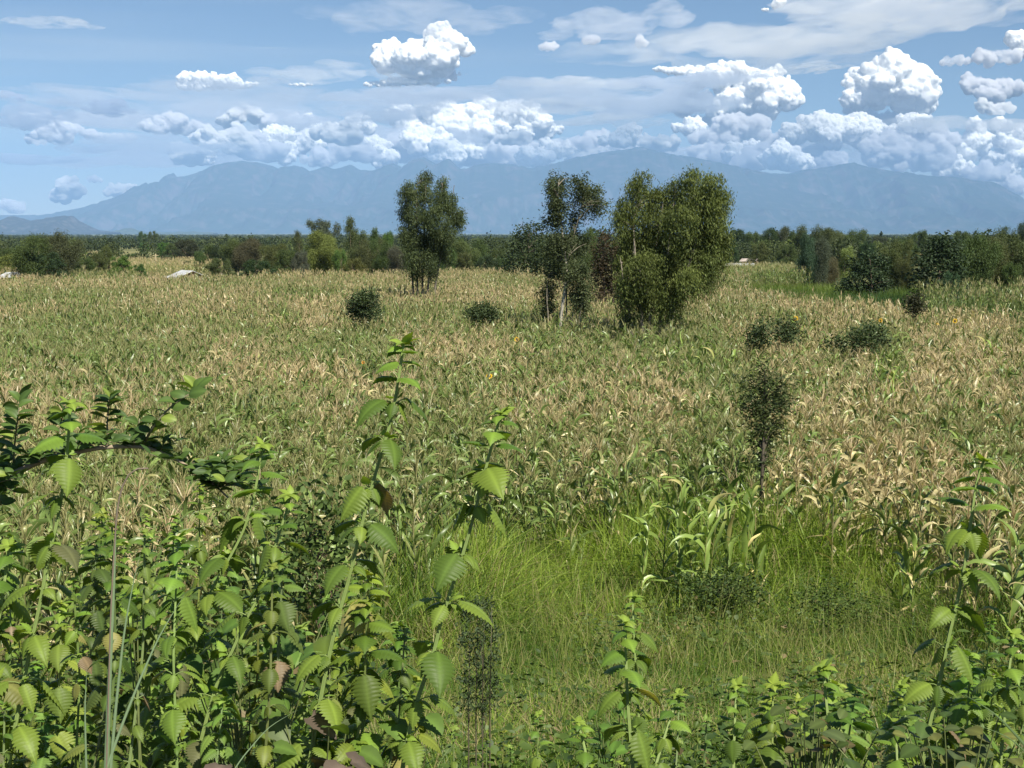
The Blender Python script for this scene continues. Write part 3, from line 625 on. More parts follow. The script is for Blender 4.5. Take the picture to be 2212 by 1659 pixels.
# ================================================================ GRASS
GRASS = leaf_mat("grass blade", rough=.5, trans=.35, spec=.3)
def blades(mb, x, y, z, H, W, col, rng, seg=3, lean=.5):
    n = len(x); az = rng.uniform(0, 6.28, n); ph = rng.uniform(0, 3.14, n); le = np.abs(rng.normal(0, lean, n))+.08; t = np.linspace(0, 1, seg+1)
    cx = x[:, None]+np.cos(az)[:, None]*(le*H)[:, None]*t**1.8; cyy = y[:, None]+np.sin(az)[:, None]*(le*H)[:, None]*t**1.8
    cz = z[:, None]+H[:, None]*t*(1-.35*np.minimum(le, 1.4)[:, None]*t)
    w = W[:, None]*(1-t**1.5*.92)[None]
    a = np.stack([cx-np.cos(ph)[:, None]*w, cyy-np.sin(ph)[:, None]*w, cz], -1); b = np.stack([cx+np.cos(ph)[:, None]*w, cyy+np.sin(ph)[:, None]*w, cz], -1)
    V = np.stack([a, b], 2).reshape(n, -1, 3); F = np.array([[2*i, 2*i+1, 2*i+3, 2*i+2] for i in range(seg)])
    C = np.repeat(col[:, None], V.shape[1], 1)
    mb.add(V.reshape(-1, 3), (F[None]+(np.arange(n)*V.shape[1])[:, None, None]).reshape(-1, 4), C.reshape(-1, 3))
def grass():
    rng = np.random.default_rng(8); mb = MB()
    n = 260000; y = rng.uniform(7.5, 29, n); x = rng.uniform(-1, 1, n)*(y*.38+1.2); px, py = to_px(x, y, gz(x, y)+.3)
    k = y < front_edge(px)+2.2+rng.normal(0, .7, n); k &= rng.random(n) < np.where(px < 800, .35, 1.0)
    cl = fbm(np.stack([x*1.1, y*.8], -1), 3); k &= rng.random(n) < np.clip(.25+cl*1.5, 0, 1)
    x, y, cl = x[k], y[k], cl[k]; n = len(x)
    tall = fbm(np.stack([x*.35+9, y*.25], -1), 2); far_ = np.clip((y-17)/6, 0, 1)
    H = rng.uniform(.12, .50, n)*(.5+tall*.9)*(1+far_*.45); W = rng.uniform(.003, .010, n)*(1+far_*.4)
    g = np.array([(.070, .140, .020), (.29, .39, .060), (.34, .30, .14)]); r = rng.random(n); m = np.clip(far_*.55+(cl-.5)*1.2+rng.normal(0, .40, n)+.2, 0, 1)
    fe = front_edge(to_px(x, y, gz(x, y)+.3)[0])-y; H = H*np.where((fe < 4.5) & (y > 17.5), 1.7-.15*np.clip(fe, 0, 4.5), 1.0)+np.clip(1-fe/4.5, 0, 1)*(y > 17)*rng.uniform(.1, .75, n)*np.clip(tall*2.2-.3, .2, 1.2); W = W*np.where((fe < 3.5) & (y > 17.5), 1.35, 1.0)
    col = g[0]*(1-m[:, None])+g[1]*m[:, None]; dry = rng.random(n) < (.10+.30*(1-far_)*(cl > .52)); col[dry] = g[2]*rng.uniform(.7, 1.2, (dry.sum(), 1))
    blades(mb, x, y, gz(x, y), H, W, col, rng, 3, .9)
    # seed stalks
    n = 2600; y = rng.uniform(14, 25, n); x = rng.uniform(-.08, .38, n)*y; px, _ = to_px(x, y, .5); k = y < front_edge(px)+2
    x, y = x[k], y[k]; n = len(x); blades(mb, x, y, gz(x, y), rng.uniform(.7, 1.15, n), np.full(n, .0035), np.tile([.26, .29, .09], (n, 1))*rng.uniform(.7, 1.25, (n, 1)), rng, 4, .35)
    tag(mb.build("grass", GRASS), "bright green tall grass between the weeds and the maize", "grass", kind="stuff")
    # undergrowth of small broad leaves
    mb = MB(); n = 90000; y = rng.uniform(5, 21, n); x = rng.uniform(-1, 1, n)*(y*.39+1); px, _ = to_px(x, y, gz(x, y)+.3)
    cl = fbm(np.stack([x*.8+40, y*.6], -1), 3)
    dens = np.where(px < 800, .95, np.where(px > 1950, .8, np.where((px > 1250) & (px < 1800), .85, .38)))*np.clip((cl-.32)*3.4, 0, 1)
    k = (rng.random(n) < dens) & (y < front_edge(px)+1.0); x, y, cl, px = x[k], y[k], cl[k], px[k]; n = len(x)
    z = gz(x, y)+rng.random(n)**.7*(.25+.75*np.clip(cl-.3, 0, 1)+np.where((px < 760) & (y > 6.5) & (y < 14), 1.5*np.clip(cl-.2, 0, 1), 0)+np.where((px > 2040) & (y > 9), .9*np.clip(cl-.2, 0, 1), 0)); s = rng.uniform(.022, .055, n)
    L = np.array([(-1, 0, 0), (-.35, -.62, .12), (.45, -.5, .1), (1.1, 0, -.1), (.45, .5, .1), (-.35, .62, .12), (0, 0, -.02)], float)
    F = np.array([[6, 0, 1], [6, 1, 2], [6, 2, 3], [6, 3, 4], [6, 4, 5], [6, 5, 0]])
    M = randrot(rng, n); up = np.array([0, 0, 1.]); M = M*.55+rotz(rng.uniform(0, 6.28, n))*.6; M = M*s[:, None, None]
    gc = np.array([(.040, .075, .020), (.11, .17, .035)]); q = rng.random(n)[:, None]; col = gc[0]*(1-q)+gc[1]*q; d = rng.random(n) < .05; col[d] = (.22, .17, .08)
    mb.inst((L, F, np.ones((7, 3))), M, np.stack([x, y, z], -1), col)
    tag(mb.build("undergrowth", GRASS), "tangled broad-leaved ground cover under the weeds", "ground cover", kind="stuff")
    # the green wet strip at the right beyond the maize
    mb = MB(); n = 75000; y = rng.uniform(72, 176, n); x = rng.uniform(.04, .40, n)*y; px, py = to_px(x, y, .5)
    k = (y > back_edge(x, y)-3) & (y < np.interp(px, [1400, 1560, 1800, 2000, 2212], [134, 165, 158, 150, 140])); x, y = x[k], y[k]; n = len(x)
    q = np.clip(fbm(np.stack([x*.12, y*.08], -1), 3)*1.7-.45+(y-115)/90+rng.normal(0, .12, n), 0, 1)[:, None]
    col = np.array([.045, .10, .022])*(1-q)+np.array([.14, .20, .04])*q
    blades(mb, x, y, gz(x, y), rng.uniform(.7, 1.5, n), rng.uniform(.02, .045, n), col, rng, 2, .4)
    tag(mb.build("grass", GRASS), "strip of lush green grass beyond the maize on the right", "grass", kind="stuff")
grass()
# ================================================================ SERRATED WEEDS
WEED = leaf_mat("weed leaf", rough=.5, trans=.30, spec=.28, tt=(1.5, 1.5, .4))
STEM = leaf_mat("green stem", rough=.55, trans=0, spec=.3, noise=.2, nscale=40)
BARK = leaf_mat("bark", rough=.9, trans=0, spec=.15, noise=.35, nscale=9)
def serrated(p0, bend, NU=45, NV=9, teeth=11, wid=.36, dome=.15, corr=.0028, curl=0.0):
    u = np.linspace(0, 1, NU); v = np.linspace(-1, 1, NV); U, Vv = np.meshgrid(u, v, indexing='ij')
    w = wid*np.sin(math.pi*np.clip(u, 0.0, 1)**.60)**.95*(1-.30*np.clip((u-.55)/.45, 0, 1))*(1+.46*(((u*teeth+.05) % 1)-.62)*(1-.25*u)); w[0] = .02; w[-1] = .004
    ang = p0-bend*u; du = 1/(NU-1); cx = np.r_[0, np.cumsum(np.cos(ang[:-1])*du)]; cz = np.r_[0, np.cumsum(np.sin(ang[:-1])*du)]
    nx, nz = -np.sin(ang), np.cos(ang); a = np.abs(Vv)
    h = -dome*Vv**2*w[:, None]*2+corr*np.cos(2*math.pi*(teeth*U-3.5*a))*np.clip(a*4, 0, 1)*np.clip(w[:, None]*4, 0, 1) - .012*np.exp(-(Vv/.12)**2)+curl*a*w[:, None]
    X = cx[:, None]-.18*a*w[:, None]*0+h*nx[:, None]; Z = cz[:, None]+h*nz[:, None]; Y = Vv*w[:, None]
    V = np.stack([X, Y, Z], -1).reshape(-1, 3)
    F = np.array([[i*NV+j, i*NV+j+1, (i+1)*NV+j+1, (i+1)*NV+j] for i in range(NU-1) for j in range(NV-1)])
    vein = 1+.40*np.exp(-(Vv/.10)**2)+.09*np.clip(np.cos(2*math.pi*(teeth*U-3.5*a))*2-1, 0, 1)*np.clip(a*4, 0, 1)-.04
    C = np.stack([vein*1.02, vein, vein*.95], -1).reshape(-1, 3)
    return V, F, C
r_ = R
BIG = [serrated(r_(a), r_(b), curl=c, wid=w) for w, (a, b, c) in zip((.36, .31, .40, .33, .38, .28), ((-25, 50, 0), (-12, 68, .1), (-45, 35, -.05), (-5, 62, .05), (-60, 20, 0), (0, 80, .15)))]
YNG = [serrated(r_(a), r_(b), 29, 5, 9, .34) for a, b in ((12, 62), (22, 85), (0, 55), (30, 60))]
SML = [serrated(r_(a), r_(b), 17, 3, 5, .30, .1, 0) for a, b in ((40, 60), (20, 50), (60, 40))]
WG = np.array([(.078, .135, .024), (.180, .255, .042), (.055, .100, .020)])
def weed(pts, label, seed, node=.125, L=.115, cat="weed", group=None, tall=1.0, age=.25, side_shoots=True, stem_r=.0088, rot0=None, tint=(1, 1, 1)):
    """pts: world polyline from the base to the tip of the stem; returns the plant"""
    rng = np.random.default_rng(seed); P = interp_pts(pts, 60); d = np.r_[0, np.cumsum(np.linalg.norm(np.diff(P, axis=0), axis=1))]; T = d[-1]
    root = empty("leafy_weed", P[0], 0, label, cat, group); P = P-P[0]; tint = np.array(tint)
    st = MB(); tt = d/T; sc = np.array([(.17, .23, .07)])*tint; tube(st, P, stem_r*(1-.55*tt)*(1+.0*tt), sc[0], 6)
    for k in (-1, 1): tube(st, P+np.array([.62*k*stem_r, -.78*stem_r, 0])*(1-.55*tt)[:, None], stem_r*.30*(1-.5*tt), sc[0]*1.25, 4)
    lv = MB(); pos = T-.012; ph = rng.uniform(0, 6.28) if rot0 is None else rot0; k = 0; gap = .016
    def put(tmpl, c, az, size, col, pet):
        o = np.array([math.cos(az), math.sin(az), 0]); base = c+o*pet*.92+np.array([0, 0, pet*.38])
        if pet > .012: tube(st, [c, c+o*pet*.5+np.array([0, 0, pet*.28]), base], [.0022, .0017, .0014], sc[0]*1.05, 4)
        cs, sn = math.cos(az), math.sin(az); tw = rng.normal(0, .22); M = np.array([[cs, -sn, 0], [sn, cs, 0], [0, 0, 1.]])@np.array([[1, 0, 0], [0, math.cos(tw), -math.sin(tw)], [0, math.sin(tw), math.cos(tw)]])
        V, F, C = tmpl; lv.add((V*size*np.array([1, rng.uniform(.85, 1.1), 1]))@M.T+base, F, np.clip(C*col, 0, 1))
    while pos > .02:
        c = np.array([np.interp(pos, d, P[:, j]) for j in range(3)]); up = (T-pos)
        s = L*np.clip(.40+up/(.24*tall), 0, 1)*rng.uniform(.85, 1.12); young = up < (.17 if side_shoots else .09)*tall
        low = np.clip((pos/T-.0), 0, 1); mature = 1-low
        for q in (0, 1):
            az = ph+k*math.pi/2+q*math.pi+rng.normal(0, .18); m = rng.random(); col = (WG[0]*(1-m)+WG[1]*m)*tint
            if young: col = col*np.array([.95, 1.08, 1.0])
            elif rng.random() < age*mature*1.4: col = np.array([(.16, .17, .05), (.20, .15, .09), (.26, .25, .08), (.12, .13, .06)][rng.integers(0, 4)])
            t = YNG[rng.integers(0, 4)] if young else BIG[rng.integers(0, 6)]
            put(t, c, az, s, col, s*.32 if not young else s*.10)
        if not young:
            for q in range(4):
                m = rng.random(); put(BIG[rng.integers(0, 6)], c, ph+k*math.pi/2+q*math.pi/2+rng.normal(0, .5), s*rng.uniform(.38, .68), (WG[0]*(1-m)+WG[1]*m)*tint, s*.12)
        if side_shoots and not young:
            for q in (0, 1):
                az = ph+k*math.pi/2+q*math.pi+rng.normal(0, .5); n = rng.integers(1, 4)
                c2 = c+np.array([math.cos(az), math.sin(az), 1.2])*.014; m = rng.random(); col = (WG[1]*(1-m)+np.array([.16, .26, .04])*m)*tint
                for j in range(n): put(SML[rng.integers(0, 3)], c2, az+rng.normal(0, 1.1), L*rng.uniform(.18, .42), col, .004)
        gap = node*np.clip((up+.02)/(.24*tall), .10, 1)*rng.uniform(.85, 1.15); pos -= gap; k += 1
    for j in range(7): put(SML[j % 3] if j > 2 else YNG[1], P[-1], j*.9+ph, L*rng.uniform(.30, .50), WG[1]*tint*1.1, .002)
    st.build("stem", STEM, root); lv.build("leaves", WEED, root); return root
def wpath(px, Y, extra=None, Yb=None):
    """stem through picture points listed from the tip down, then on down to the ground"""
    px = list(px); Yt = np.linspace(Y, Yb or Y*.97, len(px)); W = [at(a, b, yy) for (a, b), yy in zip(px, Yt)]
    d = W[-1]-W[-2]; d /= np.linalg.norm(d); p = W[-1].copy()
    while p[2] > gz(p[0], p[1]) and len(W) < 60:
        d = d*.93+np.array([0, 0, -1])*.07; d /= np.linalg.norm(d); p = p+d*.1; W.append(p.copy())
    return np.array(W)[::-1]
HERO = [
 ([(872, 742), (864, 800), (856, 850), (846, 905), (830, 960), (812, 1020), (795, 1080), (775, 1160), (752, 1260), (725, 1350), (700, 1470), (680, 1580)], 4.1, .112, .125, "tallest serrated weed, left of the two tall stems, its star-shaped tip against the maize", 11, .3),
 ([(1083, 892), (1072, 930), (1056, 985), (1042, 1040), (1025, 1110), (1005, 1180), (980, 1260), (955, 1330), (935, 1420), (905, 1500), (885, 1570), (868, 1670)], 4.0, .118, .125, "second tall serrated weed, the right one of the pair left of the grass patch", 12, .3),
 ([(2125, 995), (2108, 1040), (2102, 1090), (2094, 1150), (2082, 1230), (2070, 1290), (2050, 1370), (2030, 1470), (2008, 1560), (1990, 1660)], 4.6, .12, .12, "tall serrated weed standing alone near the right edge before the maize", 13, .15),
 ([(152, 872), (150, 920), (146, 970), (140, 1020), (132, 1080), (122, 1140), (105, 1200), (90, 1290), (70, 1380), (50, 1480), (35, 1560)], 4.2, .118, .13, "tall serrated weed rising through the arching leafy branch at the left", 14, .25),
 ([(568, 960), (560, 1010), (550, 1070), (530, 1140), (505, 1190), (470, 1250), (435, 1320), (395, 1400), (355, 1490), (320, 1560)], 4.7, .115, .125, "leaning serrated weed whose tip ends right of the arching branch", 15, .2),
 ([(628, 1068), (618, 1110), (600, 1160), (588, 1210), (565, 1280), (530, 1340), (505, 1400), (470, 1470), (450, 1540)], 4.5, .112, .125, "leaning serrated weed beside the dark brown bush, its stem lit pale", 16, .2),
 ([(1352, 1345), (1351, 1390), (1353, 1450), (1356, 1520), (1362, 1600), (1368, 1670)], 4.3, .108, .12, "upright dark-stemmed serrated weed at the bottom of the grass patch", 17, .05),
 ([(1366, 1288), (1368, 1340), (1372, 1420), (1376, 1500), (1384, 1600)], 6.2, .10, .12, "pale thin serrated weed just behind the upright dark-stemmed one", 18, .05),
 ([(1592, 1480), (1588, 1530), (1586, 1590), (1584, 1660)], 5.2, .09, .11, "short serrated weed standing alone in the lower right grass", 19, .05),
 ([(1778, 1440), (1782, 1490), (1788, 1550), (1800, 1620), (1806, 1680)], 4.5, .115, .12, "serrated weed right of the short lone one, before the round-leaved shrub", 20, .1),
 ([(1248, 1560), (1262, 1610), (1272, 1670)], 4.8, .085, .10, "low serrated weed left of the upright dark-stemmed one", 21, .05),
 ([(1465, 1500), (1445, 1560), (1420, 1640)], 4.9, .085, .10, "small leaning serrated weed right of the upright dark-stemmed one", 22, .05),
 ([(1928, 1560), (1936, 1610), (1940, 1680)], 4.6, .10, .11, "serrated weed at the bottom between the two right-hand weeds", 23, .1),
 ([(1945, 1480), (1955, 1540), (1962, 1600)], 5.4, .09, .11, "slender serrated weed left of the tall right-edge one", 24, .1),
 ([(375, 1215), (360, 1280), (340, 1360), (322, 1450), (310, 1540)], 4.9, .11, .12, "serrated weed right of the pale reed blades", 25, .2),
 ([(20, 1180), (10, 1260), (-5, 1360), (-20, 1470)], 4.2, .115, .13, "serrated weed half cut by the left edge of the frame", 26, .25),
 ([(2190, 1370), (2180, 1440), (2172, 1520), (2165, 1600)], 5.0, .10, .12, "serrated weed half cut by the right edge of the frame", 27, .1),
 ([(800, 1490), (790, 1540), (778, 1600), (770, 1670)], 4.1, .11, .11, "short weed between the feet of the two tall stems", 28, .4),
]
for p, Y, L, nd, lab, sd, age in HERO: weed(wpath(p, Y), lab, sd, nd*1.05, L*1.16, age=age)
def fillers():
    rng = np.random.default_rng(31); k = 0
    for zone, n, label in (("l", 76, "serrated green weed in the dense thicket at the lower left"), ("r", 28, "small serrated weed in the tangle at the lower right"), ("m", 13, "little serrated weed sprouting from the grass at the bottom middle")):
        for i in range(n):
            if zone == "l":
                x = (i+.5)/n*960-60+rng.normal(0, 25); Y = rng.uniform(3.8, 7.4)+(1.5 if i % 4 == 0 else 0); y = 1225+rng.uniform(-95, 330)+max(0, x-560)*.45-(110 if i % 4 == 0 and x < 620 else 0)
            elif zone == "r": x = rng.uniform(1640, 2230); y = rng.uniform(1470, 1640)-max(0, x-1980)*rng.uniform(0, 1.2); Y = rng.uniform(4.2, 6.8)
            else: x = rng.uniform(860, 1640); y = rng.uniform(1480, 1650); Y = rng.uniform(5, 9)
            tip = at(x, y, Y); h = tip[2]-gz(tip[0], tip[1]); lean = rng.normal(.28 if zone == "l" else .05, .12)
            pts = [tip-np.array([lean*t*t*.8, rng.normal(0, .03), t*h]) for t in (0, .25, .5, .75, 1.0)][::-1]
            L = rng.uniform(.055, .115) if zone != "m" else rng.uniform(.045, .07)
            zn = ('near the left edge' if x < 130 else 'around the reed blades' if x < 330 else 'right of the reed blades' if x < 500 else 'under the dark brown bush' if x < 680 else 'at the foot of the tallest weed' if x < 860 else 'left of the dark-stemmed weed' if x < 1330 else 'right of the dark-stemmed weed' if x < 1640 else 'by the round-leaved shrub' if x < 1850 else 'left of the tall right-hand weed' if x < 2000 else 'right of the tall right-hand weed'); ht = 'Tall' if h > 1.75 else 'Low' if h < 1.1 else 'Lowish' if h < 1.35 else 'Middling'
            dp = 'front' if Y < 4.8 else 'second' if Y < 6 else 'rear'; zn = zn.replace('left of the dark-stemmed', 'far left of the dark-stemmed') if x < 1080 else zn
            tn_ = rng.uniform(.62, 1.12); label = (ht+(', dark' if tn_ < .78 else ', bright' if tn_ > .98 else '')+', '+dp+' row serrated weed '+zn+(', bushy' if i % 2 == 0 else ', bare-stemmed'))
            weed(np.array(pts), label, 1000+k, rng.uniform(.08, .13), L*1.15, group="serrated weeds in the "+{"l": "lower left thicket", "r": "lower right tangle", "m": "bottom middle grass"}[zone], age=.3 if zone == "l" else .12, tint=np.array([rng.uniform(.85, 1.2), 1, rng.uniform(.8, 1.5)])*tn_*1.08, side_shoots=(i % 2 == 0), stem_r=.006); k += 1
fillers()

# ================================================================ ARCHING LEAFY BRANCH
def oval(L=1.0, W=.30, fold=.35, bend=.5, NU=9):
    u = np.linspace(0, 1, NU); w = W*np.sin(math.pi*u**.85)**.7; w[0] = .03; w[-1] = .02; a = .2-bend*u
    cx = np.r_[0, np.cumsum(np.cos(a[:-1])/(NU-1))]; cz = np.r_[0, np.cumsum(np.sin(a[:-1])/(NU-1))]
    V = np.stack([np.stack([cx, -w, cz+w*fold], -1), np.stack([cx, -w*.5, cz+w*fold*.7], -1), np.stack([cx, 0*w, cz], -1), np.stack([cx, w*.5, cz+w*fold*.7], -1), np.stack([cx, w, cz+w*fold], -1)], 1).reshape(-1, 3)
    F = np.array([[5*i+j, 5*i+j+1, 5*i+j+6, 5*i+j+5] for i in range(NU-1) for j in range(4)])
    C = np.tile(np.array([1., 1.04, 1.4, 1.04, 1.])[None, :, None], (NU, 1, 3)).reshape(-1, 3); return V*L, F, C
OV = [oval(W=.30, fold=f, bend=b) for f, b in ((.4, .7), (.15, .4), (-.1, .9), (.6, .5))]
def frame(d, up):
    d = d/np.linalg.norm(d); s = np.cross(up, d); s /= np.linalg.norm(s)+1e-9; n = np.cross(d, s); return np.stack([d, s, n], 1)
def branch_shrub():
    rng = np.random.default_rng(41); Y = 5.0
    br = [(-60, 1066), (0, 1036), (37, 1021), (60, 1008), (84, 997), (119, 987), (154, 980), (193, 970), (238, 965), (273, 964), (310, 965), (347, 976), (387, 996), (422, 1016), (459, 1043), (493, 1075)]
    W = np.array([at(a, b, Y+.25*math.sin(i*.6)*.3) for i, (a, b) in enumerate(br)]); o = empty("arching_shrub", (W[0][0]-.5, Y, gz(W[0][0]-.5, Y)), 0, "shrub with a long arching branch and upright shoots of dark oval leaves at the left", "shrub"); O = np.array(o.location)
    wood = MB(); lv = MB(); P = interp_pts(W, 40)-O
    low = interp_pts([O*0, (.1, .05, .7), (.25, 0, 1.5), P[0]], 14); tube(wood, low, np.linspace(.02, .014, 14), (.20, .15, .10), 6); tube(wood, P, np.linspace(.0135, .0035, 40), (.30, .24, .17), 6)
    def shoot(pts, n, L, tipcol=1.0, r=.004):
        Q = interp_pts(pts, max(8, n)); tube(wood, Q, np.linspace(r, .0015, len(Q)), (.16, .15, .09), 5); az = rng.uniform(0, 6)
        for i in range(n):
            t = (i+1)/n; c = Q[min(len(Q)-1, int(t*(len(Q)-1)))]; side = 1 if i % 2 else -1
            d = np.array([side*rng.uniform(.7, 1), rng.uniform(-.6, .4), rng.uniform(-.05, .5)+(t > .9)*.8]); M = frame(d, np.array([0, -.25, 1]))@np.diag([1, 1, 1])
            tw = rng.normal(0, .5); M = M@np.array([[1, 0, 0], [0, math.cos(tw), -math.sin(tw)], [0, math.sin(tw), math.cos(tw)]])
            V, F, C = OV[rng.integers(0, 4)]; q = rng.random(); col = np.array([.045, .085, .022])*(1-q)+np.array([.085, .14, .03])*q
            if rng.random() < .12: col = np.array([.17, .23, .04])
            lv.add((V*L*rng.uniform(.75, 1.15))@M.T+c, F, np.clip(C*col, 0, 1))
    A = lambda L: [at(a, b, Y+rng.uniform(-.15, .15))-O for a, b in L]
    shoot(A([(28, 1010), (32, 954), (38, 905), (43, 862)]), 24, .066); shoot(A([(124, 984), (128, 940), (134, 904), (136, 885)]), 15, .062)
    shoot(A([(232, 962), (231, 914), (234, 885), (238, 855)]), 20, .066); shoot(A([(308, 964), (332, 919), (367, 879), (407, 852), (424, 840)]), 22, .072, r=.005)
    shoot(A([(300, 966), (296, 925), (300, 905)]), 8, .06)
    for i in range(30):
        t = rng.random(); c = P[int(t*39)]+O; px, py = to_px(*c); up = rng.uniform(12, 38); shoot([c-O, c-O+np.array([rng.normal(0, .02), rng.normal(0, .05), up*.5*Y/FPX]), c-O+np.array([rng.normal(0, .04), rng.normal(0, .08), up*Y/FPX])], rng.integers(6, 10), rng.uniform(.038, .062), r=.002)
    for i in range(16):
        x, y = rng.uniform(430, 575), rng.uniform(985, 1090); c = at(x, y, Y+rng.uniform(-.2, .3))-O; shoot([P[-3-int(rng.integers(0, 6))], (c+P[-4])/2+np.array([0, 0, .02]), c], rng.integers(7, 11), rng.uniform(.05, .075), r=.002)
    for i in range(12):
        x, y = rng.uniform(-20, 60), rng.uniform(960, 1100); c = at(x, y, Y+rng.uniform(-.2, .3))-O; shoot([P[2], (c+P[3])/2, c], rng.integers(7, 11), rng.uniform(.05, .075), r=.002)
    wood.build("branches", BARK, o); lv.build("leaves", leaf_mat("glossy oval leaf", .5, .25, .3), o)
branch_shrub()

# ================================================================ REEDS, BROAD LEAVES, SMALL BUSHES NEAR THE CAMERA
def ribbon(mb, pts, w, col, n=22):
    P = interp_pts(pts, n); T = np.gradient(P, axis=0); T /= np.linalg.norm(T, axis=1)[:, None]; s = np.cross(T, [0.25, 1, 0]); s /= np.linalg.norm(s, axis=1)[:, None]; nn = np.cross(s, T)
    t = np.linspace(0, 1, n); ww = w*np.clip(np.minimum(.5+t*3, 1)*(1-t**3), .08, 1)
    V, F = strip(P, s, ww, .45, nn); C = np.tile(np.array([.85, 1.35, 1.0])[None, :, None], (n, 1, 3)).reshape(-1, 3)*np.array(col); mb.add(V, F, C)
def reeds():
    Y = 3.4; o = empty("reed_grass", at(222, 1800, Y), 0, "tall pale reed grass with long stiff blades and a drooping purplish stalk", "reed"); O = np.array(o.location); mb = MB(); c = MB()
    for pts, w in (([(222, 1800), (228, 1659), (238, 1400), (246, 1250), (252, 1085)], .0075), ([(226, 1800), (250, 1520), (268, 1360), (285, 1270), (303, 1195)], .005), ([(180, 1800), (265, 1560), (305, 1460), (345, 1370), (398, 1285)], .0045), ([(190, 1800), (184, 1600), (183, 1520), (188, 1440)], .004), ([(420, 1800), (520, 1640), (580, 1570), (640, 1535)], .0022)):
        ribbon(mb, [at(a, b, Y)-O for a, b in pts], w*.86, (.24, .33, .19))
    tube(c, interp_pts([at(a, b, Y)-O for a, b in ((226, 1800), (240, 1300), (248, 1167), (253, 1093), (263, 1045), (275, 1018), (293, 1001), (310, 999), (320, 1012))], 30), .0022, (.20, .16, .12), 5)
    mb.build("blades", GRASS, o); c.build("stalk", STEM, o)
    Y = 3.7; o = empty("reed_grass", at(2400, 1900, Y), 0, "arching pale grass blade in the bottom right corner", "reed"); O = np.array(o.location); mb = MB()
    ribbon(mb, [at(a, b, Y)-O for a, b in ((2400, 1900), (2300, 1720), (2215, 1610), (2150, 1540), (2085, 1502))], .006, (.17, .25, .11)); ribbon(mb, [at(a, b, Y)-O for a, b in ((2400, 1900), (2290, 1700), (2180, 1590), (2090, 1560))], .003, (.17, .25, .11))
    mb.build("blades", GRASS, o)
reeds()
def heart(NU=9, W=.5, cup=.12):
    u = np.linspace(0, 1, NU); w = W*np.sin(math.pi*np.clip(u*.93+.05, 0, 1)**.62)**.75; w[-1] = .01; back = np.where(u < .3, .13*(1-u/.3), 0)
    v = np.array([-1, -.5, 0, .5, 1]); V = np.stack([u[:, None]-back[:, None]*np.abs(v), w[:, None]*v, cup*np.abs(v)*w[:, None]-.45*u[:, None]**2+.03*np.cos(u[:, None]*22-np.abs(v)*5)], -1).reshape(-1, 3)
    F = np.array([[5*i+j, 5*i+j+1, 5*i+j+6, 5*i+j+5] for i in range(NU-1) for j in range(4)]); C = np.tile(np.array([1, 1.1, 1.5, 1.1, 1.])[None, :, None], (NU, 1, 3)).reshape(-1, 3); return V, F, C
def broadleaf(name, x, y, Y, n, spread, L, cols, label, seed, tmpl=None, cat="plant", down=1.0):
    rng = np.random.default_rng(seed); c0 = at(x, y, Y); g = gz(c0[0], Y); o = empty(name, (c0[0], Y, g), 0, label, cat); O = np.array(o.location); st = MB(); lv = MB(); H = heart() if tmpl is None else tmpl
    for i in range(n):
        e = c0-O+rng.normal(size=3)*np.array([spread, spread*.8, spread*.55]); e[2] = max(e[2], .1); tube(st, interp_pts([np.zeros(3)+rng.normal(size=3)*[.03, .03, 0], e*[.5, .5, .75], e], 8), np.linspace(.005, .002, 8), (.14, .17, .06), 5)
        a = rng.uniform(0, 6.28); d = np.array([math.cos(a), math.sin(a)-.3, rng.uniform(-.5, .15)*down]); M = frame(d, np.array([rng.normal()*.3, -.3, 1])); V, F, C = H
        lv.add((V*L*rng.uniform(.6, 1.15))@M.T+e, F, np.clip(C*np.array(cols[rng.integers(0, len(cols))])*rng.uniform(.85, 1.15), 0, 1))
    st.build("stems", STEM, o); lv.build("leaves", WEED, o); return o
broadleaf("vine", 292, 1296, 4.2, 3, .015, .092, [(.17, .27, .035)], "plant with a large bright yellow-green heart-shaped leaf behind the reed blades", 51)
broadleaf("vine", 530, 1395, 5.0, 26, .16, .095, [(.10, .18, .035), (.14, .20, .04), (.07, .13, .03)], "wide folded bean-like leaves low in the middle of the weed thicket", 52)
broadleaf("broad_leaved_shrub", 1755, 1595, 4.3, 40, .085, .058, [(.055, .085, .022), (.075, .105, .03), (.10, .085, .035)], "dull round-leaved shrub at the bottom right under the serrated weed", 53, oval(W=.36, fold=.1))
broadleaf("broad_leaved_shrub", 2070, 1610, 4.0, 34, .11, .068, [(.06, .10, .025), (.08, .11, .04), (.13, .14, .04)], "large round-leaved shrub with a yellow leaf in the bottom right corner", 54, oval(W=.38, fold=.1))
broadleaf("broad_leaved_shrub", 690, 1560, 4.0, 14, .12, .10, [(.10, .13, .06), (.13, .10, .08), (.09, .15, .03)], "purplish fading broad leaves at the foot of the tallest weed", 55)
broadleaf("vine", 1330, 1590, 5.6, 12, .10, .06, [(.09, .17, .03)], "small round-leaved creeper at the foot of the upright dark-stemmed weed", 56)
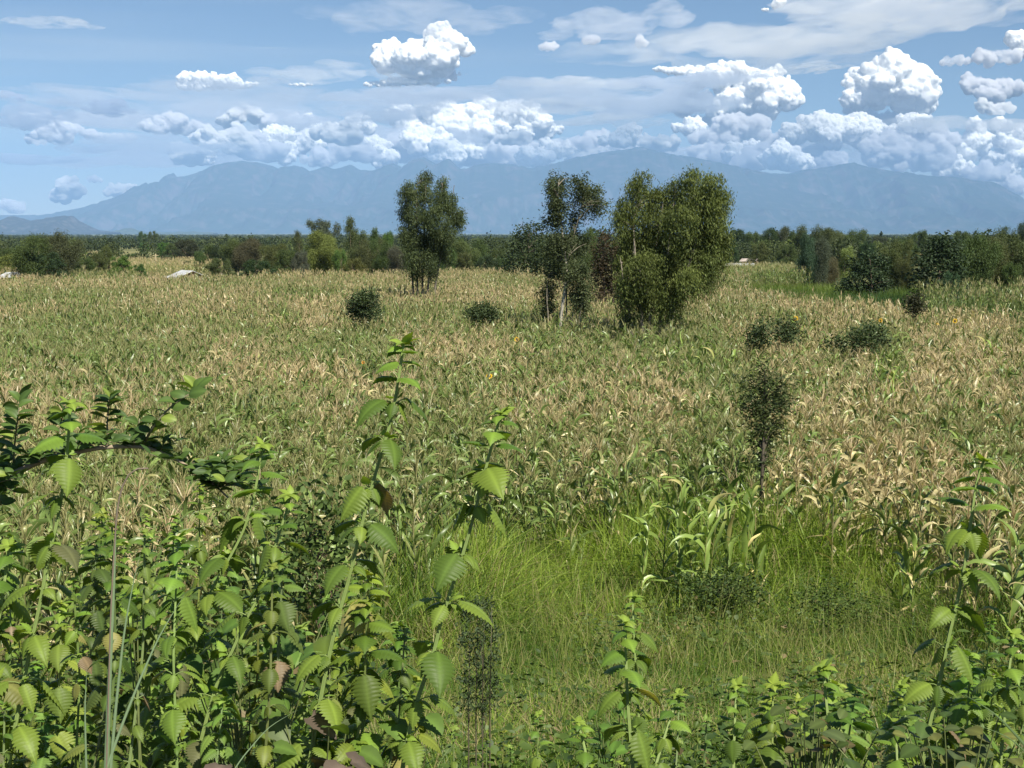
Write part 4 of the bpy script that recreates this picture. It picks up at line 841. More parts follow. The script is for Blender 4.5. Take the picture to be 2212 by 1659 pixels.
# ================================================================ TREES AND BUSHES
TREE = leaf_mat("tree leaf", rough=.6, trans=.20, spec=.18, tt=(1.2, 1.3, .5))
LF = (np.array([(0, 0, 0), (.42, -.5, .02), (1, 0, -.04), (.42, .5, .02)], float), np.array([[0, 1, 2, 3]]), np.ones((4, 3)))
LFB = (np.array([(0, 0, 0), (.3, -.42, .04), (.75, -.38, 0), (1, 0, -.1), (.75, .38, 0), (.3, .42, .04)], float), np.array([[0, 1, 2, 3], [0, 3, 4, 5]]), np.ones((6, 3)))
DENS = 5.5
def crown(mb, C, Rr, rng, per_area, leaf, lw, droop, cols, clump, nper=26, tmpl=LF, hollow=.35, hang=0.0):
    """leaves in clumps through ellipsoids with centres C and radii Rr (n,3)"""
    for c, r in zip(C, Rr):
        vol = r[0]*r[2]+r[0]*r[1]*.4; n = max(2, int(DENS*per_area*vol/(nper*leaf*leaf*lw*.5)))
        u = rng.normal(size=(n, 3)); u /= np.linalg.norm(u, axis=1)[:, None]; q = rng.random(n)**(1/3)*(1-hollow)+hollow; cc = c+u*q[:, None]*r*rng.uniform(.7, 1.22, (n, 1))
        col = (cols[0]+(cols[1]-cols[0])*rng.random((n, 1)))*rng.uniform(.8, 1.15); 
        k = np.repeat(np.arange(n), nper); g = rng.normal(size=(len(k), 3))*clump; g[:, 2] = g[:, 2]*(1+hang)-np.abs(g[:, 2])*hang
        P = cc[k]+g; L = leaf*rng.uniform(.6, 1.3, len(k)); a = rng.uniform(0, 6.28, len(k))
        d = np.stack([np.cos(a), np.sin(a), rng.normal(0, .5, len(k))-droop], -1); d /= np.linalg.norm(d, axis=1)[:, None]
        s = np.cross(d, rng.normal(size=(len(k), 3))); s /= np.linalg.norm(s, axis=1)[:, None]+1e-9; nn = np.cross(d, s)
        M = np.stack([d*L[:, None], s*(L*lw/.9)[:, None], nn*L[:, None]], -1)
        mb.inst(tmpl, M, P, np.clip(col[k]*rng.uniform(.85, 1.18, (len(k), 1)), 0, 1))
def hero_tree(name, label, base, trunks, blobs, cols, bark, leaf=.16, lw=.22, droop=1.0, dens=1.0, clump=.16, hang=.6, tr=.09, cat="tree", h=2.0, seed=0, rad=1.0, bark2=None, nper=26, tmpl=LF, group=None, hollow=.25, depth=None):
    rng = np.random.default_rng(seed); Y = depth or ydist(base[1], h); k = Y/FPX; x0 = at(base[0], base[1], Y)[0]; g = gz(x0, Y)
    o = empty(name, (x0, Y, g), 0, label, cat, group); O = np.array(o.location); wd = MB(); lv = MB(); tops = []
    allx = np.array([b[0] for b in blobs]); cxm = allx.mean(); hw = (max(b[0]+b[2] for b in blobs)-min(b[0]-b[2] for b in blobs))/2
    for i, t in enumerate(trunks):
        P = [at(a, b, Y+(rng.normal()*.25 if j else 0)) for j, (a, b) in enumerate(t)]; P = [np.array([P[0][0], P[0][1], g])]+P if P[0][2] > g+.2 else P
        P = interp_pts(np.array(P)-O, 14); r = np.linspace(tr, tr*.22, 14); tube(wd, P, r*(1 if i == 0 or bark2 is None else .55), bark if i == 0 or bark2 is None else bark2, 7); tops.append(P)
    C, Rr = [], []
    for (x, y, rx, ry) in blobs:
        s = math.sqrt(max(0, 1-((x-cxm)/hw)**2)); dy = rng.uniform(-1, 1)*hw*k*.62*s; c = at(x, y, Y+dy)-O; C.append(c); Rr.append(np.array([rx*k*rad, min(rx, ry)*k*1.1, ry*k*rad]))
        P = tops[int(np.argmin([np.min(np.linalg.norm(Q-c, axis=1)+np.maximum(0, Q[:, 2]-c[2])*2) for Q in tops]))]; cand = P[P[:, 2] < c[2]-.15]; a = cand[int(np.argmin(np.linalg.norm(cand-c, axis=1)))] if len(cand) else P[0]
        for q in range(3):
            e = c+rng.normal(size=3)*Rr[-1]*(.15 if q == 0 else .45); tube(wd, interp_pts([a, a*.5+e*.5+np.array([0, 0, .12*np.linalg.norm(e-a)]), e], 7), np.linspace(tr*.34, tr*.06, 7), np.array(bark2 or bark)*.9, 5)
    crown(lv, C, Rr, rng, dens, leaf, lw, droop, np.array(cols), clump, nper, tmpl, hollow, hang)
    wd.build("trunk", BARK, o); lv.build("crown", TREE, o); return o
OLV = [(.040, .060, .024), (.098, .126, .048)]; OLG = [(.056, .082, .022), (.150, .180, .048)]; DRK = [(.028, .045, .020), (.050, .072, .028)]
hero_tree("eucalyptus_tree", "dense dark tree on a cluster of thin stems, leftmost of the tall field trees", (908, 630),
 [[(x, 632), (x+dx*.4, 560), (x+dx, 470), (x+dx*1.3, 400)] for x, dx in ((893, -12), (902, -2), (912, 6), (922, 26), (937, 34))],
 [(918, 386, 17, 18), (955, 396, 15, 16), (882, 412, 17, 16), (905, 420, 32, 26), (945, 430, 30, 28), (972, 440, 22, 22), (986, 478, 20, 24), (900, 465, 33, 30), (940, 478, 36, 34), (874, 455, 15, 24), (871, 500, 14, 16), (895, 515, 30, 30), (938, 525, 30, 32), (966, 505, 20, 28), (889, 555, 22, 28), (925, 565, 28, 28), (900, 590, 14, 16), (932, 590, 12, 16), (997, 462, 11, 14), (870, 420, 9, 10), (960, 545, 14, 22)],
 OLV, (.17, .15, .12), leaf=.17, lw=.26, tr=.10, seed=61, dens=2.5, clump=.17, rad=.84, nper=75, hollow=.45)
hero_tree("eucalyptus_tree", "slender two-topped tree with a crooked white trunk, middle one of the tall field trees", (1210, 690),
 [[(1210, 692), (1214, 655), (1224, 618), (1228, 588), (1224, 558), (1214, 528), (1216, 495), (1205, 440), (1206, 400)], [(1224, 560), (1240, 505), (1254, 460), (1262, 420)], [(1185, 690), (1180, 640), (1184, 600)], [(1250, 690), (1262, 640), (1258, 600)], [(1235, 690), (1245, 630)]],
 [(1206, 390, 20, 17), (1190, 402, 13, 10), (1252, 396, 20, 18), (1276, 415, 24, 18), (1298, 436, 16, 12), (1206, 420, 24, 22), (1212, 452, 26, 20), (1258, 428, 24, 20), (1282, 448, 22, 12), (1190, 445, 15, 14), (1198, 478, 22, 18), (1246, 470, 18, 16), (1215, 515, 30, 22), (1246, 528, 26, 26), (1192, 540, 24, 22), (1198, 580, 28, 26), (1236, 585, 28, 26), (1182, 632, 20, 22), (1244, 640, 22, 22), (1262, 600, 22, 30), (1184, 662, 18, 18), (1258, 655, 20, 18)],
 [(.045, .064, .028), (.090, .110, .048)], (.46, .43, .36), bark2=(.20, .18, .14), leaf=.15, lw=.30, tr=.11, seed=62, dens=2.5, clump=.15, rad=.9, nper=65, hollow=.45, droop=.6)
hero_tree("eucalyptus_tree", "broadest weeping tree with several trunks, rightmost of the tall field trees", (1430, 712),
 [[(1447, 714), (1452, 670), (1468, 622), (1482, 590), (1497, 548), (1512, 498), (1524, 430)], [(1388, 706), (1384, 650), (1372, 560), (1366, 470), (1382, 405)], [(1402, 706), (1410, 610), (1420, 510), (1432, 440)], [(1366, 704), (1350, 640), (1342, 570)], [(1424, 708), (1440, 570), (1456, 430)], [(1437, 710), (1470, 600), (1540, 560)]],
 [(1386, 392, 20, 18), (1368, 410, 16, 14), (1502, 386, 28, 18), (1536, 394, 20, 20), (1463, 404, 18, 14), (1557, 418, 18, 24), (1560, 450, 16, 20), (1400, 430, 32, 22), (1440, 428, 32, 24), (1488, 428, 34, 28), (1528, 432, 26, 28), (1345, 450, 20, 18), (1336, 474, 14, 14), (1370, 470, 32, 26), (1420, 478, 38, 30), (1470, 478, 38, 32), (1518, 480, 32, 32), (1548, 492, 20, 28), (1370, 520, 32, 30), (1420, 528, 42, 34), (1478, 528, 42, 34), (1528, 532, 32, 34),
  (1352, 562, 26, 28), (1398, 578, 38, 34), (1456, 580, 42, 36), (1514, 572, 34, 34), (1550, 552, 20, 28), (1358, 608, 24, 28), (1400, 628, 32, 30), (1448, 632, 34, 34), (1490, 612, 26, 30), (1352, 650, 18, 24), (1392, 660, 20, 18), (1424, 662, 16, 16), (1462, 650, 14, 18), (1352, 690, 12, 10), (1568, 520, 12, 26)],
 OLG, (.24, .21, .17), leaf=.16, lw=.22, tr=.10, seed=63, dens=3.0, clump=.16, rad=.93, nper=75, hollow=.45, droop=1.4, hang=1.2)
hero_tree("tree", "yellowish drooping sapling at the right foot of the broad weeping tree", (1530, 640), [[(1530, 642), (1532, 600), (1528, 590)]], [(1524, 605, 18, 16), (1540, 612, 16, 16), (1522, 628, 14, 14)], [(.10, .115, .04), (.15, .15, .06)], (.2, .18, .13), leaf=.14, lw=.25, seed=64, droop=1.4, hang=1.2, tr=.04, cat="sapling")
hero_tree("tree", "dark leafy tree close behind the left side of the crooked white trunk", (1145, 600), [[(1150, 602), (1145, 560), (1140, 520)]],
 [(1132, 500, 26, 14), (1160, 496, 20, 14), (1118, 525, 22, 20), (1150, 530, 26, 26), (1175, 540, 20, 30), (1110, 560, 24, 26), (1145, 570, 28, 24), (1170, 580, 20, 22), (1095, 575, 16, 16)], DRK, (.12, .1, .08), leaf=.34, lw=.42, seed=65, dens=1.2, clump=.4, droop=.4, tr=.12, h=1.5)
hero_tree("tree", "reddish-brown leaved tree between the white-trunked tree and the broad weeping one", (1305, 648), [[(1306, 650), (1304, 600), (1300, 560)], [(1325, 650), (1320, 600)]],
 [(1310, 508, 14, 14), (1296, 540, 20, 22), (1325, 535, 20, 22), (1290, 575, 22, 22), (1318, 575, 24, 24), (1298, 610, 24, 24), (1325, 615, 22, 22), (1300, 636, 18, 12)], [(.050, .045, .025), (.085, .060, .035)], (.13, .1, .08), leaf=.2, lw=.36, seed=66, dens=1.4, clump=.2, droop=.3, tr=.08)
hero_tree("sapling", "small dark fine-leaved tree on a thin stem standing alone in the maize at the right", (1646, 1000), [[(1645, 1040), (1648, 985), (1650, 930), (1653, 860), (1652, 800)]],
 [(1655, 806, 22, 20), (1632, 828, 24, 18), (1672, 836, 26, 22), (1644, 858, 34, 24), (1676, 872, 26, 22), (1628, 884, 26, 22), (1656, 898, 34, 24), (1682, 905, 20, 16), (1640, 922, 26, 18), (1666, 928, 22, 16), (1650, 948, 20, 14), (1640, 965, 16, 12), (1662, 960, 14, 12), (1640, 985, 16, 14), (1660, 988, 14, 14), (1648, 1004, 16, 12), (1600, 880, 14, 14), (1697, 830, 12, 12), (1620, 850, 16, 14), (1690, 860, 16, 16)],
 [(.036, .056, .020), (.070, .090, .030)], (.10, .085, .065), leaf=.08, lw=.30, seed=67, rad=1.12, dens=.85, clump=.085, droop=.1, hang=0, tr=.05, h=2.1, cat="small tree", nper=30, hollow=.1)
BIGD = [(.024, .042, .020), (.052, .082, .036)]
hero_tree("tree", "smaller of the two very dark glossy trees at the right", (1885, 640), [[(1885, 642), (1882, 600), (1880, 565)]],
 [(1882, 560, 26, 16), (1856, 574, 22, 18), (1906, 576, 20, 20), (1872, 598, 30, 22), (1902, 608, 22, 24), (1846, 610, 22, 18), (1826, 622, 15, 13), (1882, 630, 26, 13)], BIGD, (.1, .08, .06), leaf=.26, lw=.48, seed=91, dens=2.0, clump=.24, droop=.3, hang=0, tr=.1, h=.5, nper=40, rad=1.05)
hero_tree("tree", "biggest very dark glossy tree at the right side of the photo", (2030, 656), [[(2030, 658), (2028, 600), (2032, 540)], [(2025, 658), (2000, 600)]],
 [(2035, 524, 28, 18), (2014, 543, 28, 22), (2056, 545, 26, 24), (1998, 574, 24, 24), (2035, 574, 34, 26), (2066, 580, 16, 22), (1990, 605, 20, 22), (2025, 614, 36, 24), (2060, 615, 22, 24), (2000, 638, 28, 16), (2040, 642, 30, 14)], BIGD, (.1, .08, .06), leaf=.30, lw=.48, seed=92, dens=1.7, clump=.32, droop=.3, hang=0, tr=.13, h=.5, nper=40, rad=1.05)
BU = [((785, 694), [(770, 655, 18, 16), (800, 652, 20, 18), (785, 645, 20, 16), (765, 672, 16, 14), (805, 675, 18, 14), (785, 680, 24, 14)], "round dark bush standing in the maize below the left tall tree", 1),
      ((1042, 694), [(1025, 676, 16, 14), (1048, 668, 20, 14), (1062, 680, 16, 12), (1038, 686, 24, 10)], "low dark green bush in the maize between two tall trees", 2),
      ((1642, 745), [(1630, 722, 14, 18), (1650, 715, 14, 18), (1640, 738, 20, 12), (1625, 740, 10, 10)], "left one of two dark bushes side by side in the maize", 3),
      ((1697, 738), [(1690, 712, 14, 16), (1708, 708, 14, 16), (1700, 728, 22, 14)], "right one of two dark bushes side by side, under the big sunflower", 4),
      ((1872, 752), [(1850, 730, 18, 18), (1880, 718, 22, 18), (1900, 728, 18, 16), (1870, 745, 28, 12), (1905, 745, 14, 10)], "widest dark bush in the maize at the right, behind the bright green maize", 5),
      ((1806, 752), [(1800, 738, 14, 8), (1812, 742, 12, 8)], "tiny dark bush left of the widest dark bush", 6),
      ((1977, 684), [(1970, 662, 13, 20), (1984, 660, 13, 22), (1977, 645, 10, 10)], "small dark brownish bush before the biggest dark tree at the right", 7),
      ((1352, 706), [(1350, 696, 12, 10)], "little bush beside the trunks of the broad weeping tree", 8)]
for b, bl, lab, sd in BU:
    hero_tree("bush", lab, b, [[(b[0], b[1]), (b[0], b[1]-20)]], bl, [(.036, .058, .024), (.075, .105, .042)] if sd != 7 else [(.035, .042, .02), (.06, .06, .03)], (.10, .08, .06), leaf=.14, lw=.42, seed=70+sd, dens=2.1, clump=.17, droop=-.3, hang=0, tr=.03, cat="bush", h=2.15, nper=14, group="dark bushes in the maize", hollow=.1)
hero_tree("bush", "dark brown bush of small round leaves inside the weed thicket", (700, 1290), [[(700, 1330), (690, 1250), (670, 1180)], [(705, 1330), (740, 1230)], [(695, 1330), (640, 1220)]],
 [(640, 1095, 40, 28), (700, 1085, 40, 25), (745, 1100, 35, 28), (650, 1150, 45, 35), (710, 1150, 50, 35), (760, 1160, 30, 30), (640, 1215, 40, 35), (700, 1230, 50, 35), (755, 1225, 30, 30), (660, 1290, 40, 30), (725, 1295, 35, 30)], [(.050, .085, .022), (.085, .13, .035)], (.14, .10, .07), leaf=.052, lw=.62, seed=81, dens=.75, clump=.09, droop=.2, hang=0, tr=.014, cat="bush", nper=12, tmpl=LFB, hollow=.5, depth=9.5)
hero_tree("bush", "narrow upright plant of tiny dark leaves in the grass beside the second tall weed", (1035, 1480), [[(x, 1490), (x+3, 1400), (x+4, 1310)] for x in (1012, 1028, 1042, 1058)],
 [(x, y, 15, 30) for x in (1010, 1036, 1060) for y in (1325, 1375, 1425, 1475, 1520)], [(.040, .065, .030), (.075, .105, .045)], (.1, .09, .06), leaf=.034, lw=.30, seed=82, dens=.85, clump=.022, droop=-.8, hang=0, tr=.006, cat="plant", nper=20, depth=8.6, hollow=.1)

hero_tree("bush", "low dark leafy bush sunk in the grass below the broad-leaved clump", (1560, 1290), [[(1560, 1300), (1558, 1260)]], [(1500, 1262, 34, 22), (1560, 1258, 40, 26), (1620, 1270, 36, 22), (1585, 1292, 40, 18), (1520, 1290, 34, 16)],
 [(.038, .068, .022), (.085, .125, .035)], (.1, .09, .05), leaf=.05, lw=.5, seed=83, dens=.9, clump=.11, droop=0, hang=0, tr=.008, cat="bush", nper=14, tmpl=LFB, hollow=.2, depth=19.3)
hero_tree("bush", "second low dark bush in the grass, nearer the tall right-hand weed", (1790, 1310), [[(1790, 1320), (1788, 1280)]], [(1750, 1290, 34, 20), (1800, 1285, 36, 22), (1850, 1305, 36, 20), (1790, 1320, 40, 16)],
 [(.05, .085, .022), (.10, .15, .035)], (.1, .09, .05), leaf=.045, lw=.5, seed=84, dens=.8, clump=.12, droop=0, hang=0, tr=.008, cat="bush", nper=14, tmpl=LFB, hollow=.2, depth=18.2)
# ---- prototypes for the trees beyond the field, unit height
def proto(kind, seed):
    rng = np.random.default_rng(seed); B = []
    def add(n, f):
        for i in range(n): B.append(f(i))
    if kind in ('round', 'dome'):
        z0 = .30 if kind == 'round' else .10
        for z in np.linspace(z0, .87, 6):
            pr = .5*math.sqrt(max(.05, 1-((z-(z0+.22))/(.80-z0))**2)); nn = max(1, int(pr*13))
            for i in range(nn):
                a = 2*math.pi*(i+rng.random()*.7)/nn; q = pr*(.78 if nn > 1 else .1)*rng.uniform(.6, 1.12); B.append((q*math.cos(a), q*math.sin(a), z+rng.normal()*.035, rng.uniform(.085, .155)))
    if kind == 'column': add(15, lambda i: (*(rng.normal(size=2)*.055), .22+.72*i/14, .115*(1-.55*(i/14))*rng.uniform(.8, 1.25)))
    if kind == 'feather': add(22, lambda i: (*(rng.normal(size=2)*.15), rng.uniform(.22, .90), rng.uniform(.09, .15)))
    if kind == 'open': add(16, lambda i: (*(rng.normal(size=2)*.24), rng.uniform(.62, .90), rng.uniform(.09, .14)))
    o = empty({'column': "slender_tree", 'dome': "bushy_tree"}.get(kind, "tree"), (0, 0, 0)); C = np.array([b[:3] for b in B]); 
    Rr = np.array([[b[3], b[3], b[3]*(.75 if kind in ('round', 'dome', 'open') else 1.15)] for b in B])
    wd, lv = MB(), MB(); fe = kind in ('feather', 'column')
    for j in range(3 if fe else 1):
        a = rng.uniform(0, 6); q = .04 if fe else 0; P = interp_pts([(q*math.cos(a), q*math.sin(a), 0), (q*math.cos(a)*1.5, q*1.5*math.sin(a), .3), (.06*math.cos(a), .06*math.sin(a), .75)], 8); tube(wd, P, np.linspace(.022, .005, 8), (.17, .14, .10), 6)
    for c in C: tube(wd, interp_pts([(0, 0, min(.3, c[2]*.6)), c*[.5, .5, .8], c], 5), np.linspace(.009, .002, 5), (.15, .12, .09), 4)
    crown(lv, C, Rr, rng, 1.9 if kind != 'feather' else 1.6, .030 if not fe else .026, .5 if not fe else .32, .3 if not fe else 1.0, np.array([(.80, .80, .80), (1.22, 1.18, 1.1)]), .028, 16, LF, .2, 0 if not fe else .8)
    mt = bpy.data.materials.get("tree leaf"); wd.build("trunk", BARK, o); lv.build("crown", mt, o); return o
KIND = {}
def place(x, ytop, ybase, hw, kind, col, label, cat="tree", h=.6, group=None, name=None):
    rng = random.Random(int(x*7+ytop)); v = rng.randint(0, 2); key = (kind, v)
    if key not in KIND: KIND[key] = [proto(kind, hash((len(kind), v, ord(kind[0]))) % 9999), False]
    P, used = KIND[key]; o = copy_tree(P) if used else P; KIND[key][1] = True
    Y = ydist(ybase, h); p = at(x, ybase, Y); g = float(gz(p[0], Y)); H = (at(x, ytop, Y)[2]-g)*1.04; Wd = hw*2*Y/FPX
    nat = {'round': 1.05, 'dome': 1.08, 'column': .30, 'feather': .55, 'open': .8}[kind]
    o.location = (float(p[0]), Y, g); o.scale = (Wd/nat, Wd/nat, H); o.rotation_euler = (0, 0, rng.uniform(0, 6.28)); tag(o, label, cat, group)
    for c in o.children:
        if c.name.startswith("crown"): c.color = (*[1.35*k*rng.uniform(.92, 1.08) for k in col], 1)
    if name: o.name = name
    return o
cD, cM, cO, cY, cG, cR, cB, cP = (.036, .058, .024), (.058, .088, .028), (.070, .088, .032), (.12, .15, .04), (.070, .130, .028), (.072, .068, .035), (.040, .070, .040), (.07, .085, .055)
MT = [
 (20, 552, 606, 42, 'dome', cY, "pale yellowish bush at the left edge beside the brick house"),
 (78, 514, 622, 36, 'feather', cO, "tall olive tree behind the brick house at the far left"),
 (124, 508, 620, 34, 'feather', (.060, .072, .032), "olive-brown feathery tree right of the olive tree at the far left"),
 (100, 552, 622, 52, 'dome', cD, "dark dense bushy tree in front of the olive-brown feathery tree"),
 (182, 556, 604, 30, 'dome', cM, "rounded olive tree right of the dark dense bushy tree"),
 (212, 548, 590, 22, 'dome', cO, "small olive tree left of the bright green tree"),
 (262, 556, 600, 32, 'dome', cG, "brightest green round tree left of the low white roof"),
 (302, 573, 602, 18, 'dome', (.045, .09, .025), "small round green tree at the right foot of the brightest green one"),
 (243, 515, 545, 17, 'round', cD, "dark round tree far behind the brightest green tree"),
 (312, 524, 546, 12, 'dome', cG, "bright green far tree below the tall double-crowned one"),
 (308, 502, 538, 13, 'round', cM, "left half of a tall double-crowned tree on the far plain"),
 (330, 501, 538, 14, 'round', cO, "right half of a tall double-crowned tree on the far plain"),
 (352, 524, 556, 20, 'dome', cG, "fresh green tree above the low white roof"),
 (372, 528, 560, 20, 'dome', cM, "mid-green tree above the right end of the low white roof"),
 (404, 519, 566, 26, 'round', (.042, .052, .028), "dark olive-brown tree above the low white roof"),
 (405, 564, 588, 15, 'dome', cD, "small dark bush directly behind the low white roof"),
 (330, 558, 573, 13, 'dome', cP, "grey-green low bush by the pale pole"),
 (362, 552, 576, 16, 'dome', cP, "grey-green bush in the pale field beyond the pole"),
 (285, 548, 570, 20, 'dome', cM, "low green tree beyond the brightest green tree"),
 (450, 530, 580, 22, 'dome', cM, "green tree behind the bushy pair right of the white roof"),
 (476, 560, 604, 36, 'dome', cO, "grey-olive bushy tree just right of the low white roof"),
 (556, 562, 608, 44, 'dome', cD, "wide dark bushy tree with low boughs right of the grey-olive one"),
 (512, 522, 585, 22, 'feather', cM, "tall mid-green tree behind the wide dark bushy tree"),
 (540, 520, 586, 24, 'feather', (.065, .068, .036), "tall olive-brown tree behind the wide dark bushy tree"),
 (585, 535, 595, 22, 'feather', cO, "narrow olive tree between the wide dark tree and the thicket"),
 (620, 540, 596, 30, 'dome', cM, "green thicket tree left of the yellow-green one"),
 (645, 502, 578, 10, 'column', cO, "small pointed tree rising left of the yellow-green tree"),
 (650, 545, 598, 24, 'dome', cP, "grey-green rounded tree in the thicket"),
 (710, 476, 560, 28, 'open', cP, "tall open-crowned tree on a bare trunk above the thicket"),
 (698, 506, 592, 32, 'feather', cY, "bright yellow-green tree in the thicket left of the tall trees"),
 (736, 540, 596, 22, 'dome', cG, "green tree at the right foot of the yellow-green one"),
 (760, 474, 588, 15, 'column', cO, "tallest slender column tree left of the dark field tree"),
 (781, 498, 588, 14, 'column', cO, "shorter slender tree touching the tallest column tree"),
 (763, 560, 604, 32, 'dome', (.085, .095, .03), "round olive bush at the field edge before the column trees"),
 (812, 497, 588, 13, 'column', cM, "pointed tree third from the dark field tree"),
 (838, 502, 580, 16, 'round', cG, "leafy bright green tree touching the dark field tree's left"),
 (800, 520, 592, 22, 'feather', cO, "feathery olive tree behind the round olive bush"),
 (832, 525, 594, 24, 'feather', cM, "feathery green tree left of the dark field tree"),
 (858, 535, 598, 20, 'feather', cP, "grey-green feathery tree just left of the dark field tree"),
 (960, 532, 594, 26, 'feather', cM, "soft green tree just right of the dark field tree"),
 (992, 524, 590, 24, 'feather', (.085, .115, .04), "light green feathery tree right of the dark field tree"),
 (1022, 520, 588, 26, 'feather', cM, "green feathery tree left of the low dark bush"),
 (1050, 552, 598, 30, 'dome', cD, "low dark round bush at the far field edge in the middle"),
 (1076, 538, 590, 22, 'dome', cM, "green tree right of the low dark round bush"),
 (1272, 500, 600, 26, 'dome', cM, "green tree seen between the white trunk and the reddish tree"),
 (1592, 497, 560, 22, 'round', cD, "dark round tree touching the right side of the broad weeping tree"),
 (1625, 502, 556, 26, 'dome', cM, "green tree above the pinkish roof"),
 (1662, 498, 562, 28, 'dome', cD, "dark tree right of the pinkish roof"),
 (1690, 494, 560, 22, 'feather', (.062, .072, .034), "dull olive feathery tree right of the pinkish roof"),
 (1718, 500, 566, 26, 'dome', cM, "green tree behind the tall green maize block"),
 (1752, 492, 570, 26, 'feather', cO, "tall olive tree above the green maize block"),
 (1745, 512, 618, 18, 'feather', cB, "left stem of the bluish-grey eucalyptus pair at the green maize"),
 (1768, 518, 618, 20, 'feather', cP, "right stem of the bluish-grey eucalyptus pair at the green maize"),
 (1798, 498, 572, 26, 'feather', cO, "olive tree above the bluish-grey eucalyptus pair"),
 (1792, 560, 616, 18, 'feather', (.08, .085, .045), "thin pale olive tree right of the bluish-grey pair"),
 (1826, 536, 606, 16, 'column', (.13, .16, .05), "pale yellow-green young tree in the right thicket"),
 (1840, 500, 565, 26, 'feather', cM, "green tree behind the pale yellow-green young one"),
 (1935, 522, 625, 26, 'feather', cO, "thin olive-leaved tree between the two dark trees"),
 (1960, 548, 628, 18, 'feather', cO, "olive sapling between the two dark trees"),
 (2052, 590, 658, 28, 'dome', (.04, .075, .035), "mid-green bush at the foot of the biggest dark tree"),
 (2100, 512, 650, 34, 'feather', cM, "green feathery tree just right of the biggest dark tree"),
 (2142, 520, 648, 34, 'feather', cO, "olive feathery tree second from the right edge"),
 (2185, 505, 646, 38, 'feather', cO, "olive feathery tree at the right edge of the photo"),
 (2120, 565, 650, 30, 'dome', cD, "dark low tree under the right-edge feathery trees"),
 (2180, 570, 650, 34, 'dome', cM, "green low tree in the right-edge thicket"),
 (2204, 482, 560, 12, 'column', cD, "pointed dark tree top at the right frame edge"),
 (2168, 492, 556, 10, 'column', cD, "pointed dark tree left of the right frame edge"),
 (1985, 500, 560, 30, 'dome', cM, "green tree behind the biggest dark tree's left side"),
 (1900, 510, 560, 28, 'dome', cP, "grey-green tree behind the smaller dark tree"),
 (2075, 500, 556, 26, 'dome', cM, "green tree behind the biggest dark tree's right side"),
]
for m in MT: place(*m, group="trees beyond the maize field")
FW = ["behind the brick house at the left edge", "behind the olive-brown feathery tree", "beyond the small olive tree", "above the right end of the white roof", "above the grey-olive bushy tree", "right of the wide dark bushy tree", "left of the yellow-green tree", "under the yellow-green tree", "below the tallest column tree", "behind the dark field tree's left side", "behind the dark field tree's right side", "right of the light green feathery tree",
      "left of the tree behind the white trunk", "behind the white-trunked tree's left side", "behind the white-trunked tree's right side", "between the reddish tree and the weeping tree", "just right of the broad weeping tree", "right beside the pinkish roof", "above the tall green maize block", "above the smaller very dark tree", "between the bluish pair and the smaller very dark tree", "between the two very dark trees", "right of the biggest very dark tree", "below the right-edge feathery trees"]
for i, (x, yt, w, k) in enumerate([(15, 540, 30, 'dome'), (150, 540, 26, 'dome'), (230, 535, 18, 'dome'), (430, 545, 18, 'dome'), (470, 535, 20, 'feather'), (600, 530, 20, 'feather'), (670, 530, 18, 'dome'), (690, 550, 24, 'dome'), (770, 540, 22, 'dome'), (880, 540, 24, 'dome'), (930, 545, 24, 'dome'), (1005, 545, 26, 'dome'), (1085, 555, 22, 'dome'), (1200, 530, 26, 'dome'), (1240, 540, 26, 'dome'), (1340, 520, 26, 'dome'), (1580, 530, 22, 'dome'), (1640, 525, 26, 'dome'), (1700, 530, 26, 'dome'), (1870, 525, 28, 'dome'), (1850, 560, 22, 'feather'), (1955, 520, 24, 'feather'), (2090, 540, 26, 'feather'), (2150, 545, 26, 'dome')]):
    place(x, yt, 592 if yt > 535 else 580, w, k, (cM, cD, cO)[i % 3], "green thicket tree half hidden "+FW[i], group="half hidden trees of the far thicket")
